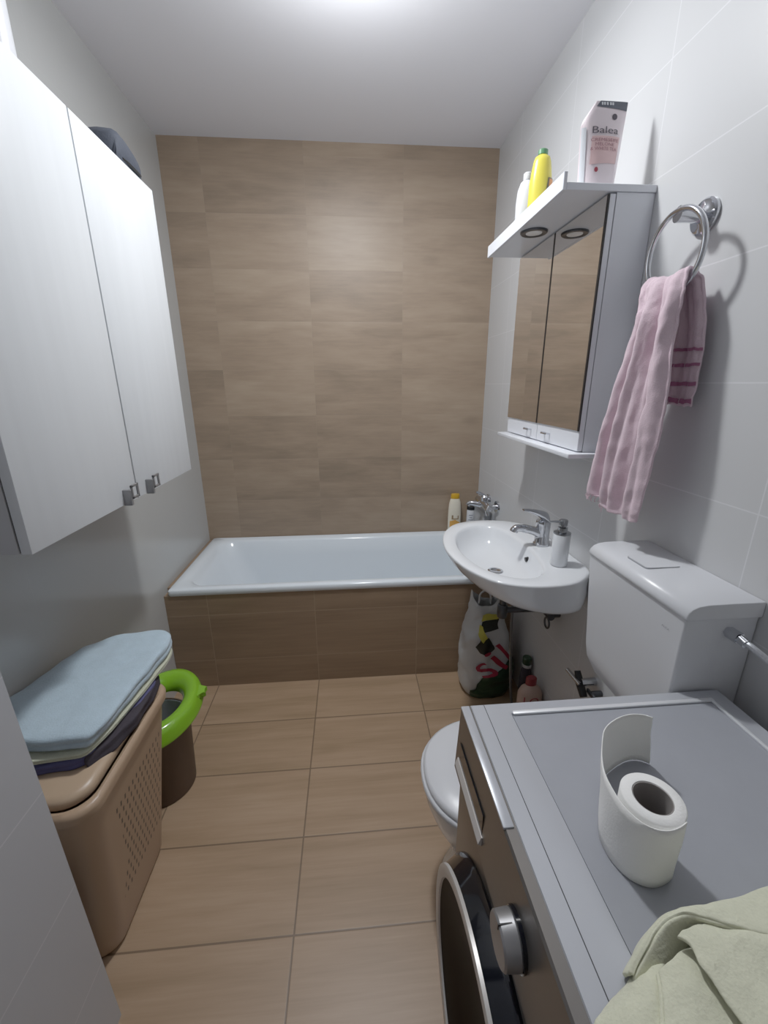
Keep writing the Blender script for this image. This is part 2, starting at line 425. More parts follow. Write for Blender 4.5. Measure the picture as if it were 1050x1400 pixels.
ring = lambda r, z: [Vector((1.506+r*math.cos(a*2*PI/36), 1.513+r*math.sin(a*2*PI/36), z)) for a in range(36)]
loft(bm, [ring(.026, 1.9345), ring(.026, 1.928), ring(.030, 1.9262), ring(.040, 1.9262), ring(.0425, 1.9285), ring(.0425, 1.9345)], False, False)
spt = finish(bm, 'spotlight', 'dark_metal', sh)
M['lens'] = mat('spotlight lens', '#f4f4f4', .12, 0, var=.1, vscale=60)  # unlit lens coloured white to imitate a bright reflection
bm = bmesh.new(); lathe(bm, [(.0262, 1.9300), (.025, 1.9275), (.014, 1.9262), (.003, 1.9260)], (1.506, 1.513, 0), 24); finish(bm, 'lens', 'lens', spt)

# refill pouch on the shelf
ZS = 1.949
rp = thing('refill_pouch', 'pink stand-up refill pouch with black top strip on the cabinet shelf', 'pouch', (1.56, 1.275, ZS))
bm = bmesh.new()
PH = .205; pc = Vector((1.566, 1.272, ZS+.001)); 
def pouch_half(h):       # half width, half thickness at height fraction
    wd = .050 + .012*h
    th = .026*(1-h)**.7 + .0022
    return wd, th
def pouch_pt(a, h, side=-1, off=0):   # a in -1..1 across, h 0..1
    wd, th = pouch_half(h)
    yy = th*(max(0, 1-a*a))**.6
    return pc + Vector((a*wd + .006*h, side*(yy+off) + .012*h, h*PH))
rows = []
for k in range(15):
    h = k/14; r = []
    for j in range(12): r.append(pouch_pt(-1+2*j/12, h, -1))
    for j in range(12): r.append(pouch_pt(1-2*j/12, h, 1))
    # cut away the upper left corner (spout)
    for v in r:
        lim = -.056 + max(0, (h-.74))*.15
        if v.x-pc.x < lim: v.x = pc.x+lim
    rows.append(r)
loft(bm, rows)
M['pouch'] = mat('pale pink pouch film', '#e3d6db', .25, var=.03)
finish(bm, 'pouch_body', 'pouch', rp, angle=60)
pf = lambda a, b: pouch_pt(a, b, -1, .0012)
bm = bmesh.new(); patch(bm, [(-.40, .93), (.97, .90), (.97, 1.0), (-.22, 1.0)], pf); M['strip'] = mat('dark grey strip', '#4d525e', .35); finish(bm, 'top_strip', 'strip', rp)
bm = bmesh.new(); patch(bm, [(-.62, .28), (.72, .30), (.78, .60), (-.55, .60)], pf); M['pinkpatch'] = mat('rose print', '#dfbcbc', .4, var=.08); finish(bm, 'print_panel', 'pinkpatch', rp)
bm = bmesh.new(); patch(bm, [(-.98, .03), (-.80, .03), (-.80, .70), (-.98, .70)], pf); M['seam'] = mat('clear film seam', '#cfd2d8', .2); finish(bm, 'side_seam', 'seam', rp)
bm = bmesh.new()
pw = lambda a0, b0: (lambda x, y: pouch_pt(a0+x/.055, b0+y/PH, -1, .0022))
add_text(bm, 'Balea', pw(.05, .665), w=.066, h=.016)
finish(bm, 'brand_lettering', 'text_dark', rp, smooth=False)
bm = bmesh.new()
M['text_rose'] = mat('brown rose ink', '#a5727c', .6)
add_text(bm, 'CREMESEIFE', pw(.05, .555), w=.072, h=.0075); add_text(bm, 'MELONE', pw(.05, .505), w=.05, h=.0075); add_text(bm, '& WHITE TEA', pw(.02, .455), w=.07, h=.0075)
finish(bm, 'product_lettering', 'text_rose', rp, smooth=False)
bm = bmesh.new()
for k in range(20): pass
patch(bm, [(.42+.12*math.cos(k/16*2*PI), .82+.035*math.sin(k/16*2*PI)) for k in range(16)], pf, sub=1); finish(bm, 'round_seal', 'text_dark', rp)
bm = bmesh.new(); patch(bm, [(-.30+.09*math.cos(k/12*2*PI), .22+.03*math.sin(k/12*2*PI)) for k in range(12)], pf, sub=1); finish(bm, 'red_dot', 'text_red', rp)
bm = bmesh.new()
M['white_ink'] = mat('white ink', '#d9dbe0', .5)
for q, a in enumerate((-.20, -.10, .02, .16, .26)): patch(bm, [(a, .945), (a+.07, .945), (a+.07, .98), (a, .98)], lambda x, y: pouch_pt(x, y, -1, .0022), sub=0)
finish(bm, 'strip_print', 'white_ink', rp)

def bottle(name, label, loc, prof, m, capprof, capm, sx=1, sy=1, ang=0, group=None, cap='cap', seg=32):
    t = thing(name, label, 'bottle', loc, group)
    bm = bmesh.new(); lathe(bm, prof, loc, seg, sx, sy, ang); b = finish(bm, 'bottle_body', m, t, angle=50)
    if capprof:
        bm = bmesh.new(); lathe(bm, capprof, loc, seg, sx if cap != 'round' else 1, sy if cap != 'round' else 1, ang); finish(bm, 'cap', capm, t)
    return t
M['yellow'] = mat('glossy yellow plastic', '#cdc147', .25, var=.03)
M['green_cap'] = mat('green plastic', '#4f7f5a', .35)
yb = bottle('cleaner_bottle', 'yellow bottle with green cap on the cabinet shelf', (1.512, 1.51, ZS+.001),
       [(.030, 0), (.034, .004), (.035, .05), (.035, .11), (.030, .150), (.027, .168), (.023, .180), (.014, .186)], 'yellow', [(.013, .186), (.015, .188), (.015, .199), (.011, .202)], 'green_cap', 1.0, .8)
bm = bmesh.new()
def yl(x, y): a = -PI*.30 + x/.036; return Vector((1.512+.0362*math.cos(a), 1.51+.0362*.8*math.sin(a), ZS+.001+y))
patch(bm, [(-.020, .045), (.022, .045), (.022, .12), (-.010, .12)], yl); M['ylab'] = mat('dark bottle label', '#5c5a48', .4, var=.4, vscale=60)
finish(bm, 'label', 'ylab', yb)
bm = bmesh.new(); patch(bm, [(-.006, .096), (.018, .096), (.018, .117), (-.006, .117)], lambda x, y: yl(x, y)+Vector((.0, -.001, 0))); M['ylab2'] = mat('orange label print', '#c98a50', .4)
finish(bm, 'label_print', 'ylab2', yb)
wb = thing('white_bottle', 'plain white bottle behind the yellow bottle on the cabinet shelf', 'bottle', (1.505, 1.60, ZS))
bm = bmesh.new(); lathe(bm, [(.028, 0), (.031, .004), (.032, .09), (.029, .125), (.021, .148), (.012, .156)], (1.503, 1.600, ZS+.001), 28, 1, .8); finish(bm, 'bottle_body', 'plastic_white', wb, angle=50)
bm = bmesh.new(); lathe(bm, [(.012, .156), (.013, .158), (.013, .174), (.010, .177)], (1.503, 1.600, ZS+.001), 20); finish(bm, 'cap', 'plastic_white', wb)

# ------------------------------------------------------------------ washbasin
sk = thing('washbasin', 'white half-round washbasin on the right wall under the mirror cabinet', 'sink', (1.5, 1.465, .7))
YC, ZS2 = 1.465, .856
half = [(1.248, 0), (1.256, .09), (1.285, .19), (1.345, .283), (1.43, .326), (1.52, .333), (1.60, .316), (1.662, .270), (1.694, .222)]
pts = [(x, YC-d, 0) for x, d in half] + [(1.6985, YC-.12, 0), (1.6985, YC+.12, 0)] + [(x, YC+d, 0) for x, d in reversed(half[1:])]
NS = 96
outer = spline(pts, NS, True)
for v in outer: v.x = min(v.x, 1.6985)
hin = [(1.300, 0), (1.306, .075), (1.332, .165), (1.385, .236), (1.45, .266), (1.510, .250), (1.548, .19), (1.566, .09)]
pin = [(x, YC-d, 0) for x, d in hin] + [(1.572, YC, 0)] + [(x, YC+d, 0) for x, d in reversed(hin[1:])]
inner = spline(pin, NS, True)
# align parameterisation: sample inner by angle around a centre to match outer
def by_angle(curve, c, angs):
    out = []
    P = [(math.atan2(v.y-c[1], v.x-c[0]), v) for v in curve]
    for a in angs:
        best = None
        n = len(curve)
        for i in range(n):
            p, q_ = curve[i], curve[(i+1) % n]
            d = Vector((math.cos(a), math.sin(a))); e = Vector((q_.x-p.x, q_.y-p.y)); w_ = Vector((p.x-c[0], p.y-c[1]))
            den = d.x*e.y-d.y*e.x
            if abs(den) < 1e-12: continue
            tt = (w_.x*e.y-w_.y*e.x)/den; uu = (w_.x*d.y-w_.y*d.x)/den
            if tt > 0 and -1e-6 <= uu <= 1+1e-6 and (best is None or tt > best): best = tt
        out.append(Vector((c[0]+best*math.cos(a), c[1]+best*math.sin(a), 0)))
    return out
cc = (1.47, YC); angs = [k/NS*2*PI for k in range(NS)]
fine_o = spline(pts, 400, True)
for v in fine_o: v.x = min(v.x, 1.6985)
O = by_angle(fine_o, cc, angs); I = by_angle(spline(pin, 400, True), cc, angs)
def under(sx, sy, z): return [Vector((1.6985-(1.6985-v.x)*sx, YC+(v.y-YC)*sy, z)) for v in O]
def ins(s, z, dx=0): return [Vector((1.44+dx+(v.x-1.44)*s, YC+(v.y-YC)*s, z)) for v in I]
def mixr(f, z): return [Vector((o.x+(i.x-o.x)*f, o.y+(i.y-o.y)*f, z)) for o, i in zip(O, I)]
bm = bmesh.new()
loft(bm, [under(.30, .80, .734), under(.52, .88, .735), under(.68, .935, .742), under(.79, .965, .756), under(.88, .98, .778), under(.945, .975, .805), under(.98, .987, .83),
          under(.994, .996, ZS2-.014), under(1, 1, ZS2-.006), mixr(.02, ZS2-.001), mixr(.08, ZS2+.001), mixr(.5, ZS2), mixr(.9, ZS2-.001), ins(1.0, ZS2-.004), ins(.975, ZS2-.014),
          ins(.93, ZS2-.036), ins(.85, ZS2-.064), ins(.70, ZS2-.085), ins(.45, ZS2-.097), ins(.15, ZS2-.102), ins(.06, ZS2-.103)])
finish(bm, 'basin', 'porcelain', sk, angle=60)
bm = bmesh.new(); lathe(bm, [(.030, -.1025), (.030, -.0985), (.022, -.0975), (.018, -.100), (.002, -.1005)], (1.45, YC, ZS2), 24); finish(bm, 'drain', 'chrome', sk)
bm = bmesh.new(); cyl(bm, (1.572, 1.432, .818), (1.552, 1.432, .814), .009, .009, 18); finish(bm, 'overflow_hole', 'black', sk)

# trap below the basin
tr_ = thing('drain_trap', 'dull chrome drain trap pipe running from under the washbasin to the wall', 'pipe', (1.55, 1.46, .6))
bm = bmesh.new(); cyl(bm, (1.49, 1.46, .733), (1.49, 1.46, .56), .013); lathe(bm, [(.024, .655), (.024, .672)], (1.49, 1.46, 0), 18); lathe(bm, [(.010, .548), (.018, .552), (.020, .56), (.020, .605), (.017, .61)], (1.49, 1.46, 0), 20)
finish(bm, 'trap_body', 'dark_metal', tr_)
bm = bmesh.new(); tube(bm, [(1.49, 1.46, .583), (1.60, 1.46, .581), (1.69, 1.46, .580)], .012, 14); finish(bm, 'outlet_pipe', 'dark_metal', tr_)
bm = bmesh.new(); cyl(bm, (1.675, 1.46, .580), (1.7, 1.46, .580), .022, .028); finish(bm, 'wall_flange', 'dark_metal', tr_)
av = thing('angle_valve', 'brownish chrome angle valve on the wall under the washbasin', 'valve', (1.68, 1.40, .6))
bm = bmesh.new(); cyl(bm, (1.650, 1.405, .590), (1.7, 1.405, .590), .017); cyl(bm, (1.655, 1.375, .590), (1.655, 1.43, .590), .014); finish(bm, 'valve_body', 'dark_metal', av)
bm = bmesh.new(); tube(bm, [(1.648+.002, 1.395+.019*math.cos(a*2*PI/20), .556+.022*math.sin(a*2*PI/20)) for a in range(20)], .004, 8, closed=True); finish(bm, 'handle', 'dark_metal', av)
fh = bmesh.new(); tube(fh, spline([(1.545, 1.495, .731), (1.55, 1.497, .5), (1.57, 1.505, .25), (1.60, 1.515, .05), (1.65, 1.515, .0075), (1.692, 1.51, .0075)], 34), .006, 8)
M['grey_hose'] = mat('grey braided hose', '#65676a', .4, .5, var=.2, vscale=150)
tag(finish(fh, 'supply_hose', 'grey_hose'), 'thin grey supply hose hanging under the washbasin', 'hose')

# basin mixer tap
bf = thing('basin_tap', 'chrome single-lever mixer tap on the washbasin', 'tap', (1.625, 1.478, ZS2))
fx, fy, fz = 1.632, 1.480, ZS2+.001
bm = bmesh.new(); lathe(bm, [(.031, 0), (.031, .006), (.028, .010), (.0265, .05), (.028, .085), (.027, .098), (.012, .104)], (fx, fy, fz), 28); finish(bm, 'tap_body', 'chrome', bf)
bm = bmesh.new(); tube(bm, spline([(fx-.005, fy, fz+.044), (fx-.04, fy, fz+.058), (fx-.08, fy, fz+.068), (fx-.108, fy, fz+.069), (fx-.116, fy, fz+.056)], 16), [.020]*3+[.017]*5+[.0145]*5+[.0155]*3, 16); finish(bm, 'spout', 'chrome', bf)
bm = bmesh.new()
lv = spline([(fx+.012, fy, fz+.092), (fx+.004, fy, fz+.113), (fx-.025, fy, fz+.128), (fx-.060, fy, fz+.139), (fx-.085, fy, fz+.143)], 14)
rings = []
for i, p in enumerate(lv):
    f = i/13; wy = .024*(1-f)+.012*f; hz = .022*(1-f)**1.2+.003
    rings.append([p+Vector((.25*hz*math.sin(a*2*PI/14), wy*math.cos(a*2*PI/14), hz*math.sin(a*2*PI/14))) for a in range(14)])
loft(bm, rings); finish(bm, 'lever', 'chrome', bf)

# soap dispenser
sd = thing('soap_dispenser', 'white cylindrical soap dispenser with metal pump on the washbasin edge', 'soap dispenser', (1.6, 1.285, ZS2))
dx, dy, dz = 1.607, 1.288, ZS2+.0015
bm = bmesh.new(); lathe(bm, [(.027, 0), (.0285, .003), (.0285, .112), (.0275, .114)], (dx, dy, dz), 36); finish(bm, 'bottle_body', 'porcelain', sd, angle=50)
M['steel'] = mat('dark brushed steel', '#a6a9ad', .25, 1)
bm = bmesh.new(); lathe(bm, [(.0285, .114), (.0285, .1185), (.014, .121), (.013, .126), (.016, .127), (.016, .136), (.008, .138), (.008, .142), (.0135, .143), (.0145, .160), (.013, .163)], (dx, dy, dz), 28)
pm = finish(bm, 'pump', 'steel', sd)
bm = bmesh.new(); tube(bm, [(dx, dy, dz+.156), (dx-.03, dy+.004, dz+.1565), (dx-.046, dy+.006, dz+.1555)], [.0045, .0035, .003], 10); finish(bm, 'nozzle', 'steel', pm)

# ------------------------------------------------------------------ bath mixer and bottles on the tub rim
bt = thing('bath_mixer', 'chrome bath mixer tap on the right wall over the bathtub', 'tap', (1.65, 2.24, .8))
bm = bmesh.new(); tube(bm, [(1.645, 2.13, .808), (1.645, 2.16, .808), (1.645, 2.32, .808), (1.645, 2.35, .808)], [.020, .024, .024, .020], 18); finish(bm, 'mixer_body', 'chrome', bt)
for yy in (2.165, 2.315):
    bm = bmesh.new(); cyl(bm, (1.645, yy, .808), (1.69, yy, .808), .014); lathe2 = cyl(bm, (1.69, yy, .808), (1.7, yy, .808), .033, .035); finish(bm, 'wall_connector', 'chrome', bt)
bm = bmesh.new(); tube(bm, spline([(1.640, 2.25, .800), (1.61, 2.255, .803), (1.575, 2.27, .806), (1.562, 2.275, .793)], 10), [.018]*3+[.015]*4+[.016]*3, 14); finish(bm, 'spout', 'chrome', bt)
bm = bmesh.new(); lathe(bm, [(.020, .826), (.022, .85), (.016, .858)], (1.645, 2.235, 0), 18); tube(bm, [(1.645, 2.235, .855), (1.615, 2.24, .872), (1.598, 2.243, .876)], [.010, .008, .006], 10); finish(bm, 'lever', 'chrome', bt)
bm = bmesh.new(); tube(bm, [(1.648, 2.13+.0, .806), (1.630, 2.12, .82), (1.622, 2.115, .80), (1.628, 2.115, .775)], [.012, .012, .010, .008], 12); finish(bm, 'diverter', 'chrome', bt)

M['cream'] = mat('cream plastic', '#ded6c4', .3)
M['orange'] = mat('orange label', '#d39a45', .4, var=.1, vscale=40)
M['cap_yellow'] = mat('yellow cap', '#c99a22', .35)
sx0 = (1.540, 2.482, ZR+.001)
sb = bottle('shampoo_bottle', 'cream shampoo bottle with yellow cap standing on the bathtub rim', sx0,
            [(.036, 0), (.040, .006), (.041, .08), (.040, .15), (.036, .20), (.030, .222), (.026, .228)], 'cream', [(.027, .229), (.028, .231), (.027, .256), (.024, .259)], 'cap_yellow', 1, .55)
fb = lambda x, y: Vector((sx0[0]+x, sx0[1]-.0235*math.sqrt(max(0, 1-(x/.0415)**2))-.0008, sx0[2]+y))
bm = bmesh.new(); patch(bm, [(-.032, .012), (.032, .012), (.032, .075), (.0, .095), (-.032, .085)], fb); finish(bm, 'label', 'orange', sb)
bm = bmesh.new(); patch(bm, [(-.022, .098), (-.012, .098), (-.012, .125), (-.022, .125)], fb); patch(bm, [(-.012, .098), (.022, .098), (.022, .104), (-.012, .104)], fb); patch(bm, [(.016, .104), (.022, .104), (.022, .122), (.016, .122)], fb)
M['brown_ink'] = mat('brown ink', '#8d744f', .5); finish(bm, 'label_print', 'brown_ink', sb)
wx = (1.645, 2.475, ZR+.001)
wt = bottle('lotion_tube', 'small white bottle with black cap next to the shampoo on the bathtub rim', wx, [(.024, 0), (.027, .004), (.027, .15), (.024, .155)], 'plastic_white', [(.024, .156), (.0275, .158), (.0275, .176), (.025, .178)], 'black', 1, .8)
bm = bmesh.new()
for zz, w2 in ((.12, .012), (.105, .008), (.09, .014), (.07, .010)): patch(bm, [(-w2, zz), (w2, zz), (w2, zz+.006), (-w2, zz+.006)], lambda x, y: Vector((wx[0]+x-.006, wx[1]-.0222*math.sqrt(max(0, 1-((x-.006)/.028)**2))-.0008, wx[2]+y)), sub=1)
finish(bm, 'label_print', mat('grey ink', '#8b8e96', .5), wt)
M['box_grey'] = mat('plain grey', '#9b9da0', .2, var=.05)
gc = thing('grey_box', 'plain grey box on the bathtub rim beneath the bath mixer', 'container', (1.68, 2.34, ZR))  # plain grey box filling the grey area beneath the mixer
bm = bmesh.new()
loft(bm, [[Vector((x, y, ZR+.001+z)) for x, y in rrect(1.655+i, 1.698-i*.2, 2.25+i, 2.45-i, .012, 5)] for i, z in ((.004, 0), (0, .004), (0, .175), (.003, .18))]); finish(bm, 'container_body', 'box_grey', gc)
bm = bmesh.new()
loft(bm, [[Vector((x, y, ZR+.001+z)) for x, y in rrect(1.653+i, 1.6985-i*.2, 2.248+i, 2.452-i, .012, 5)] for i, z in ((0, .1805), (0, .195), (.004, .2))]); finish(bm, 'container_lid', 'box_grey', gc)

# ------------------------------------------------------------------ towel ring and pink towel
rg = thing('towel_ring', 'chrome towel ring on the right wall above the toilet', 'towel ring', (1.7, 1.02, 1.82))
bm = bmesh.new()
def xl(prof, y, z, seg=32):     # lathe about the x axis
    rr = [[Vector((x, y+r*math.cos(t*2*PI/seg), z+r*math.sin(t*2*PI/seg))) for t in range(seg)] for x, r in prof]
    return rr
loft(bm, xl([(1.6988, .037), (1.692, .037), (1.688, .033), (1.687, .020), (1.683, .013)], 1.02, 1.816)); finish(bm, 'wall_plate', 'chrome', rg)
bm = bmesh.new(); tube(bm, [(1.685, 1.02, 1.816), (1.66, 1.02, 1.818), (1.632, 1.022, 1.820)], [.014, .0145, .0165], 18); finish(bm, 'post', 'chrome', rg)
RC = Vector((1.639, 1.021, 1.742)); RR = .086; TILT = .10
bm = bmesh.new(); tube(bm, [RC+Vector((RR*math.sin(TILT)*math.sin(a*2*PI/64)*-.6, RR*math.cos(a*2*PI/64), RR*math.sin(a*2*PI/64))) for a in range(64)], .0062, 12, closed=True); finish(bm, 'ring', 'chrome', rg)

def terry(name, col, dark=.82, scale=420):
    m, nt, b = new_mat(name); L = nt.links
    tc = mk(nt, 'ShaderNodeTexCoord')
    n1 = mk(nt, 'ShaderNodeTexNoise', i_Scale=scale, i_Detail=2); n2 = mk(nt, 'ShaderNodeTexNoise', i_Scale=40, i_Detail=4)
    L.new(tc.outputs['Object'], n1.inputs['Vector']); L.new(tc.outputs['Object'], n2.inputs['Vector'])
    c = srgb(col)
    mx = mk(nt, 'ShaderNodeMix', data_type='RGBA'); mx.inputs['A'].default_value = tuple(v*dark*.92 for v in c[:3])+(1,); mx.inputs['B'].default_value = tuple(min(1, v*1.06) for v in c[:3])+(1,)
    md = mk(nt, 'ShaderNodeMath', operation='MULTIPLY_ADD'); L.new(n1.outputs['Fac'], md.inputs[0]); md.inputs[1].default_value = .6; 
    m2 = mk(nt, 'ShaderNodeMath', operation='MULTIPLY'); L.new(n2.outputs['Fac'], m2.inputs[0]); m2.inputs[1].default_value = .6; L.new(m2.outputs[0], md.inputs[2])
    L.new(md.outputs[0], mx.inputs['Factor']); L.new(mx.outputs['Result'], b.inputs['Base Color'])
    b.inputs['Roughness'].default_value = .95; b.inputs['Specular IOR Level'].default_value = .1
    b.inputs['Sheen Weight'].default_value = .25; b.inputs['Sheen Roughness'].default_value = .5
    bp = mk(nt, 'ShaderNodeBump', i_Strength=.7, i_Distance=.002); L.new(md.outputs[0], bp.inputs['Height']); L.new(bp.outputs[0], b.inputs['Normal'])
    return m
M['pink_terry'] = terry('pink terry cloth', '#d8c0cb')
M['blue_terry'] = terry('pale blue terry cloth', '#b3c8d6', scale=300)
M['green_terry'] = terry('pale green terry cloth', '#d8d9c0', dark=.88, scale=300)
M['stripe'] = mat('plum woven stripe', '#9a5d7c', .8)
M['pale_band'] = mat('pale pink woven band', '#d8bcc6', .8)

pt = thing('pink_towel', 'pink hand towel hanging over the chrome towel ring', 'towel', (1.62, 1.03, 1.4))
# rows: (x, yL, zL, yR, zR, foldamp)
keys = [(1.673, 1.030, 1.412, .922, 1.408, .003), (1.673, 1.034, 1.47, .922, 1.47, .004), (1.673, 1.04, 1.55, .925, 1.545, .005), (1.670, 1.055, 1.64, .942, 1.63, .006),
        (1.664, 1.07, 1.692, .962, 1.685, .005), (1.645, 1.092, 1.709, .966, 1.702, .003), (1.624, 1.092, 1.690, .955, 1.690, .006),
        (1.610, 1.075, 1.64, .940, 1.645, .010), (1.604, 1.068, 1.60, .936, 1.575, .013), (1.601, 1.09, 1.505, .920, 1.467, .016), (1.600, 1.119, 1.393, .914, 1.372, .018),
        (1.600, 1.142, 1.29, .917, 1.27, .018), (1.599, 1.156, 1.165, .925, 1.17, .016), (1.600, 1.150, 1.158, .930, 1.145, .010)]
def interp(keys, n): return [tuple(v) for v in spl_n(keys, n)]
def spl_n(K, n):
    out = []
    m = len(K)
    for k in range(n):
        t = k/(n-1)*(m-1); i = min(int(t), m-2); f = t-i
        g = lambda j: K[min(max(j, 0), m-1)]
        a, b, c, d = g(i-1), g(i), g(i+1), g(i+2)
        out.append([.5*((2*b_)+(c_-a_)*f+(2*a_-5*b_+4*c_-d_)*f*f+(3*b_-a_-3*c_+d_)*f**3) for a_, b_, c_, d_ in zip(a, b, c, d)])
    return out
NT, NW = 92, 44
rows = []
for k, (x, yl_, zl, yr, zr, am) in enumerate(spl_n(keys, NT)):
    f = k/(NT-1); r = []
    for j in range(NW):
        s = j/(NW-1)
        y = yl_+(yr-yl_)*s; z = zl+(zr-zl)*s
        sag = 0
        if f > .3 and f < .55: z -= .010*math.sin(PI*s)*(1-abs(f-.40)/.15 if abs(f-.40) < .15 else 0)
        fold = math.cos(2*PI*(2.25*s+.10*math.sin(5*f)+.1)) + .5*math.cos(2*PI*(4.3*s+.6*f)) + .3*math.cos(2*PI*(7.1*s-.7*f))
        xx = x - am*fold*(.55+.45*math.sin(PI*s)**.5)
        if f > .93: z -= .018*math.sin(PI*s)**1.0*(f-.93)/.07 + .014*s*(f-.93)/.07
        p = Vector((xx, y, z)); nn = noise.noise_vector(p*26)*.0035 + noise.noise_vector(p*90)*.003 + noise.noise_vector(p*210)*.0015
        r.append(p+nn)
    rows.append(r)
bm = sheet(rows)
tw_ = finish(bm, 'towel_cloth', 'pink_terry', pt, mods=[('SOLIDIFY', dict(thickness=.007, offset=0)), ('SUBSURF', dict(levels=1, render_levels=1))], angle=180)
# woven stripes on the short end: thin strips just outside the cloth
def towel_pt(kf, s, off):
    i = min(int(kf), NT-2); f = kf-i; j = min(int(s*(NW-1)), NW-2); g = s*(NW-1)-j
    a = rows[i][j].lerp(rows[i][j+1], g); b = rows[i+1][j].lerp(rows[i+1][j+1], g)
    return a.lerp(b, f)+Vector((-off, -off*.6, 0))
def zrow(zt):
    best = min(range(0, 34), key=lambda k: abs(rows[k][NW//2].z-zt)); return best
for zt, mm, hw in ((1.538, 'stripe', .28), (1.499, 'stripe', .34), (1.459, 'stripe', .42), (1.424, 'stripe', .75)):
    k = max(zrow(zt), 1)
    bm = sheet([[towel_pt(k-hw, j/30, .0062) for j in range(31)], [towel_pt(k+hw, j/30, .0062) for j in range(31)]])
    finish(bm, 'woven_stripe', mm, pt)
bm = bmesh.new()
for j in range(26):
    p = rows[-1][int(j/25*14)]
    q0 = p + Vector((-.002, random.uniform(-.003, .003), 0)); tube(bm, [q0, q0+Vector((random.uniform(-.004, .004), random.uniform(0, .008), -.010)), q0+Vector((random.uniform(-.006, .004), random.uniform(0, .012), -.018))], .0009, 5)
finish(bm, 'fringe', 'pale_band', pt)

# ------------------------------------------------------------------ toilet and cistern
wc = thing('toilet', 'white toilet with closed lid beside the washing machine', 'toilet', (1.35, .885, 0))
TY = .888
def ov(cx, rx, ry, z, n=48, back=1.5):
    out = []
    for k in range(n):
        a = k/n*2*PI
        ca = math.cos(a); rr = rx if ca < 0 else rx*back
        out.append(Vector((cx+rr*ca, TY+ry*math.copysign(abs(math.sin(a))**.9, math.sin(a)), z)))
    return out
bm = bmesh.new()
loft(bm, [ov(1.34, .20, .125, 0.001, back=1.1), ov(1.34, .195, .12, .02, back=1.1), ov(1.34, .165, .105, .10, back=1.15), ov(1.32, .17, .115, .18, back=1.3), ov(1.29, .185, .15, .27, back=1.45), ov(1.272, .194, .178, .35, back=1.5), ov(1.27, .196, .182, .388, back=1.5), ov(1.27, .185, .172, .392, back=1.5), ov(1.27, .15, .135, .385, back=1.3), ov(1.28, .10, .09, .25, back=1.2)])
finish(bm, 'bowl', 'porcelain', wc, angle=60)
bm = bmesh.new(); loft(bm, [ov(1.27, .196, .183, .394), ov(1.27, .203, .190, .398), ov(1.27, .203, .190, .408), ov(1.27, .199, .186, .412)]); finish(bm, 'seat', 'plastic_white', wc, angle=50)
bm = bmesh.new(); loft(bm, [ov(1.27, .190, .178, .4125), ov(1.27, .196, .184, .416), ov(1.27, .195, .183, .424), ov(1.27, .186, .174, .430), ov(1.27, .12, .11, .434)]); finish(bm, 'lid', 'plastic_white', wc, angle=50)

cs = thing('toilet_cistern', 'white plastic toilet cistern mounted on the right wall', 'cistern', (1.62, .84, .68))
bm = bmesh.new()
def cring(y0, y1, x0, z, r=.02): return [Vector((x, y, z)) for x, y in rrect(x0, 1.6985, y0, y1, r, 5)]
loft(bm, [cring(.72, .89, 1.60, .664, .02), cring(.700, .915, 1.575, .672, .02), cring(.680, .945, 1.555, .692, .016), cring(.675, .968, 1.546, .725, .005), cring(.672, .976, 1.543, .76, .005), cring(.671, 1.016, 1.542, 1.014, .005)])
finish(bm, 'tank', 'plastic_white', cs, angle=50)
bm = bmesh.new()
lp = [(1.6985, 1.0165), (1.5400, 1.0155), (1.5375, 1.0185), (1.5375, 1.024), (1.5405, 1.0325), (1.548, 1.0405), (1.560, 1.0458), (1.578, 1.0485), (1.630, 1.0495), (1.6985, 1.0495)]
loft(bm, [[Vector((x if x > 1.69 else x+i, y, z if z < 1.02 else z-j)) for x, z in lp] for y, i, j in ((.667, .0015, .0015), (.6685, 0, 0), (1.010, 0, 0), (1.018, .004, .004), (1.0215, .012, .010))])
finish(bm, 'lid', 'plastic_white', cs, angle=60)
bm = bmesh.new()
loft(bm, [[Vector((x, y, z)) for x, y in rrect(1.572, 1.655, .835, .908, .008, 4)] for z in (1.0470, 1.0512, 1.0518)]); b_ = finish(bm, 'flush_button', 'plastic_white', cs)
bm = bmesh.new(); loft(bm, [[Vector((x, y, z)) for x, y in rrect(1.5705, 1.6565, .8335, .9095, .009, 4)] for z in (1.0462, 1.0505)]); finish(bm, 'button_frame', mat('pale grey plastic', '#9c9ea3', .4), cs)
bm = bmesh.new(); add_text(bm, 'ALCA', lambda x, y: Vector((1.5408, .715-x, .972+y)), w=.022, h=.0045); finish(bm, 'maker_lettering', mat('grey stamped ink', '#7d8087', .5), cs, smooth=False)
ho = thing('cistern_hose', 'braided steel water hose joining the near side of the cistern', 'hose', (1.66, .65, .98))
bm = bmesh.new(); cyl(bm, (1.638, .6705, .985), (1.638, .645, .985), .012, .012, 6); cyl(bm, (1.638, .645, .985), (1.638, .630, .982), .009); finish(bm, 'nut', 'chrome', ho)
bm = bmesh.new(); tube(bm, spline([(1.638, .640, .984), (1.642, .615, .980), (1.656, .585, .960), (1.672, .565, .91), (1.680, .555, .82), (1.682, .56, .70), (1.685, .60, .55)], 30), .0065, 10)
M['braid'] = mat('braided steel', '#b9bcc2', .3, .7, var=.3, vscale=260); finish(bm, 'hose', 'braid', ho)
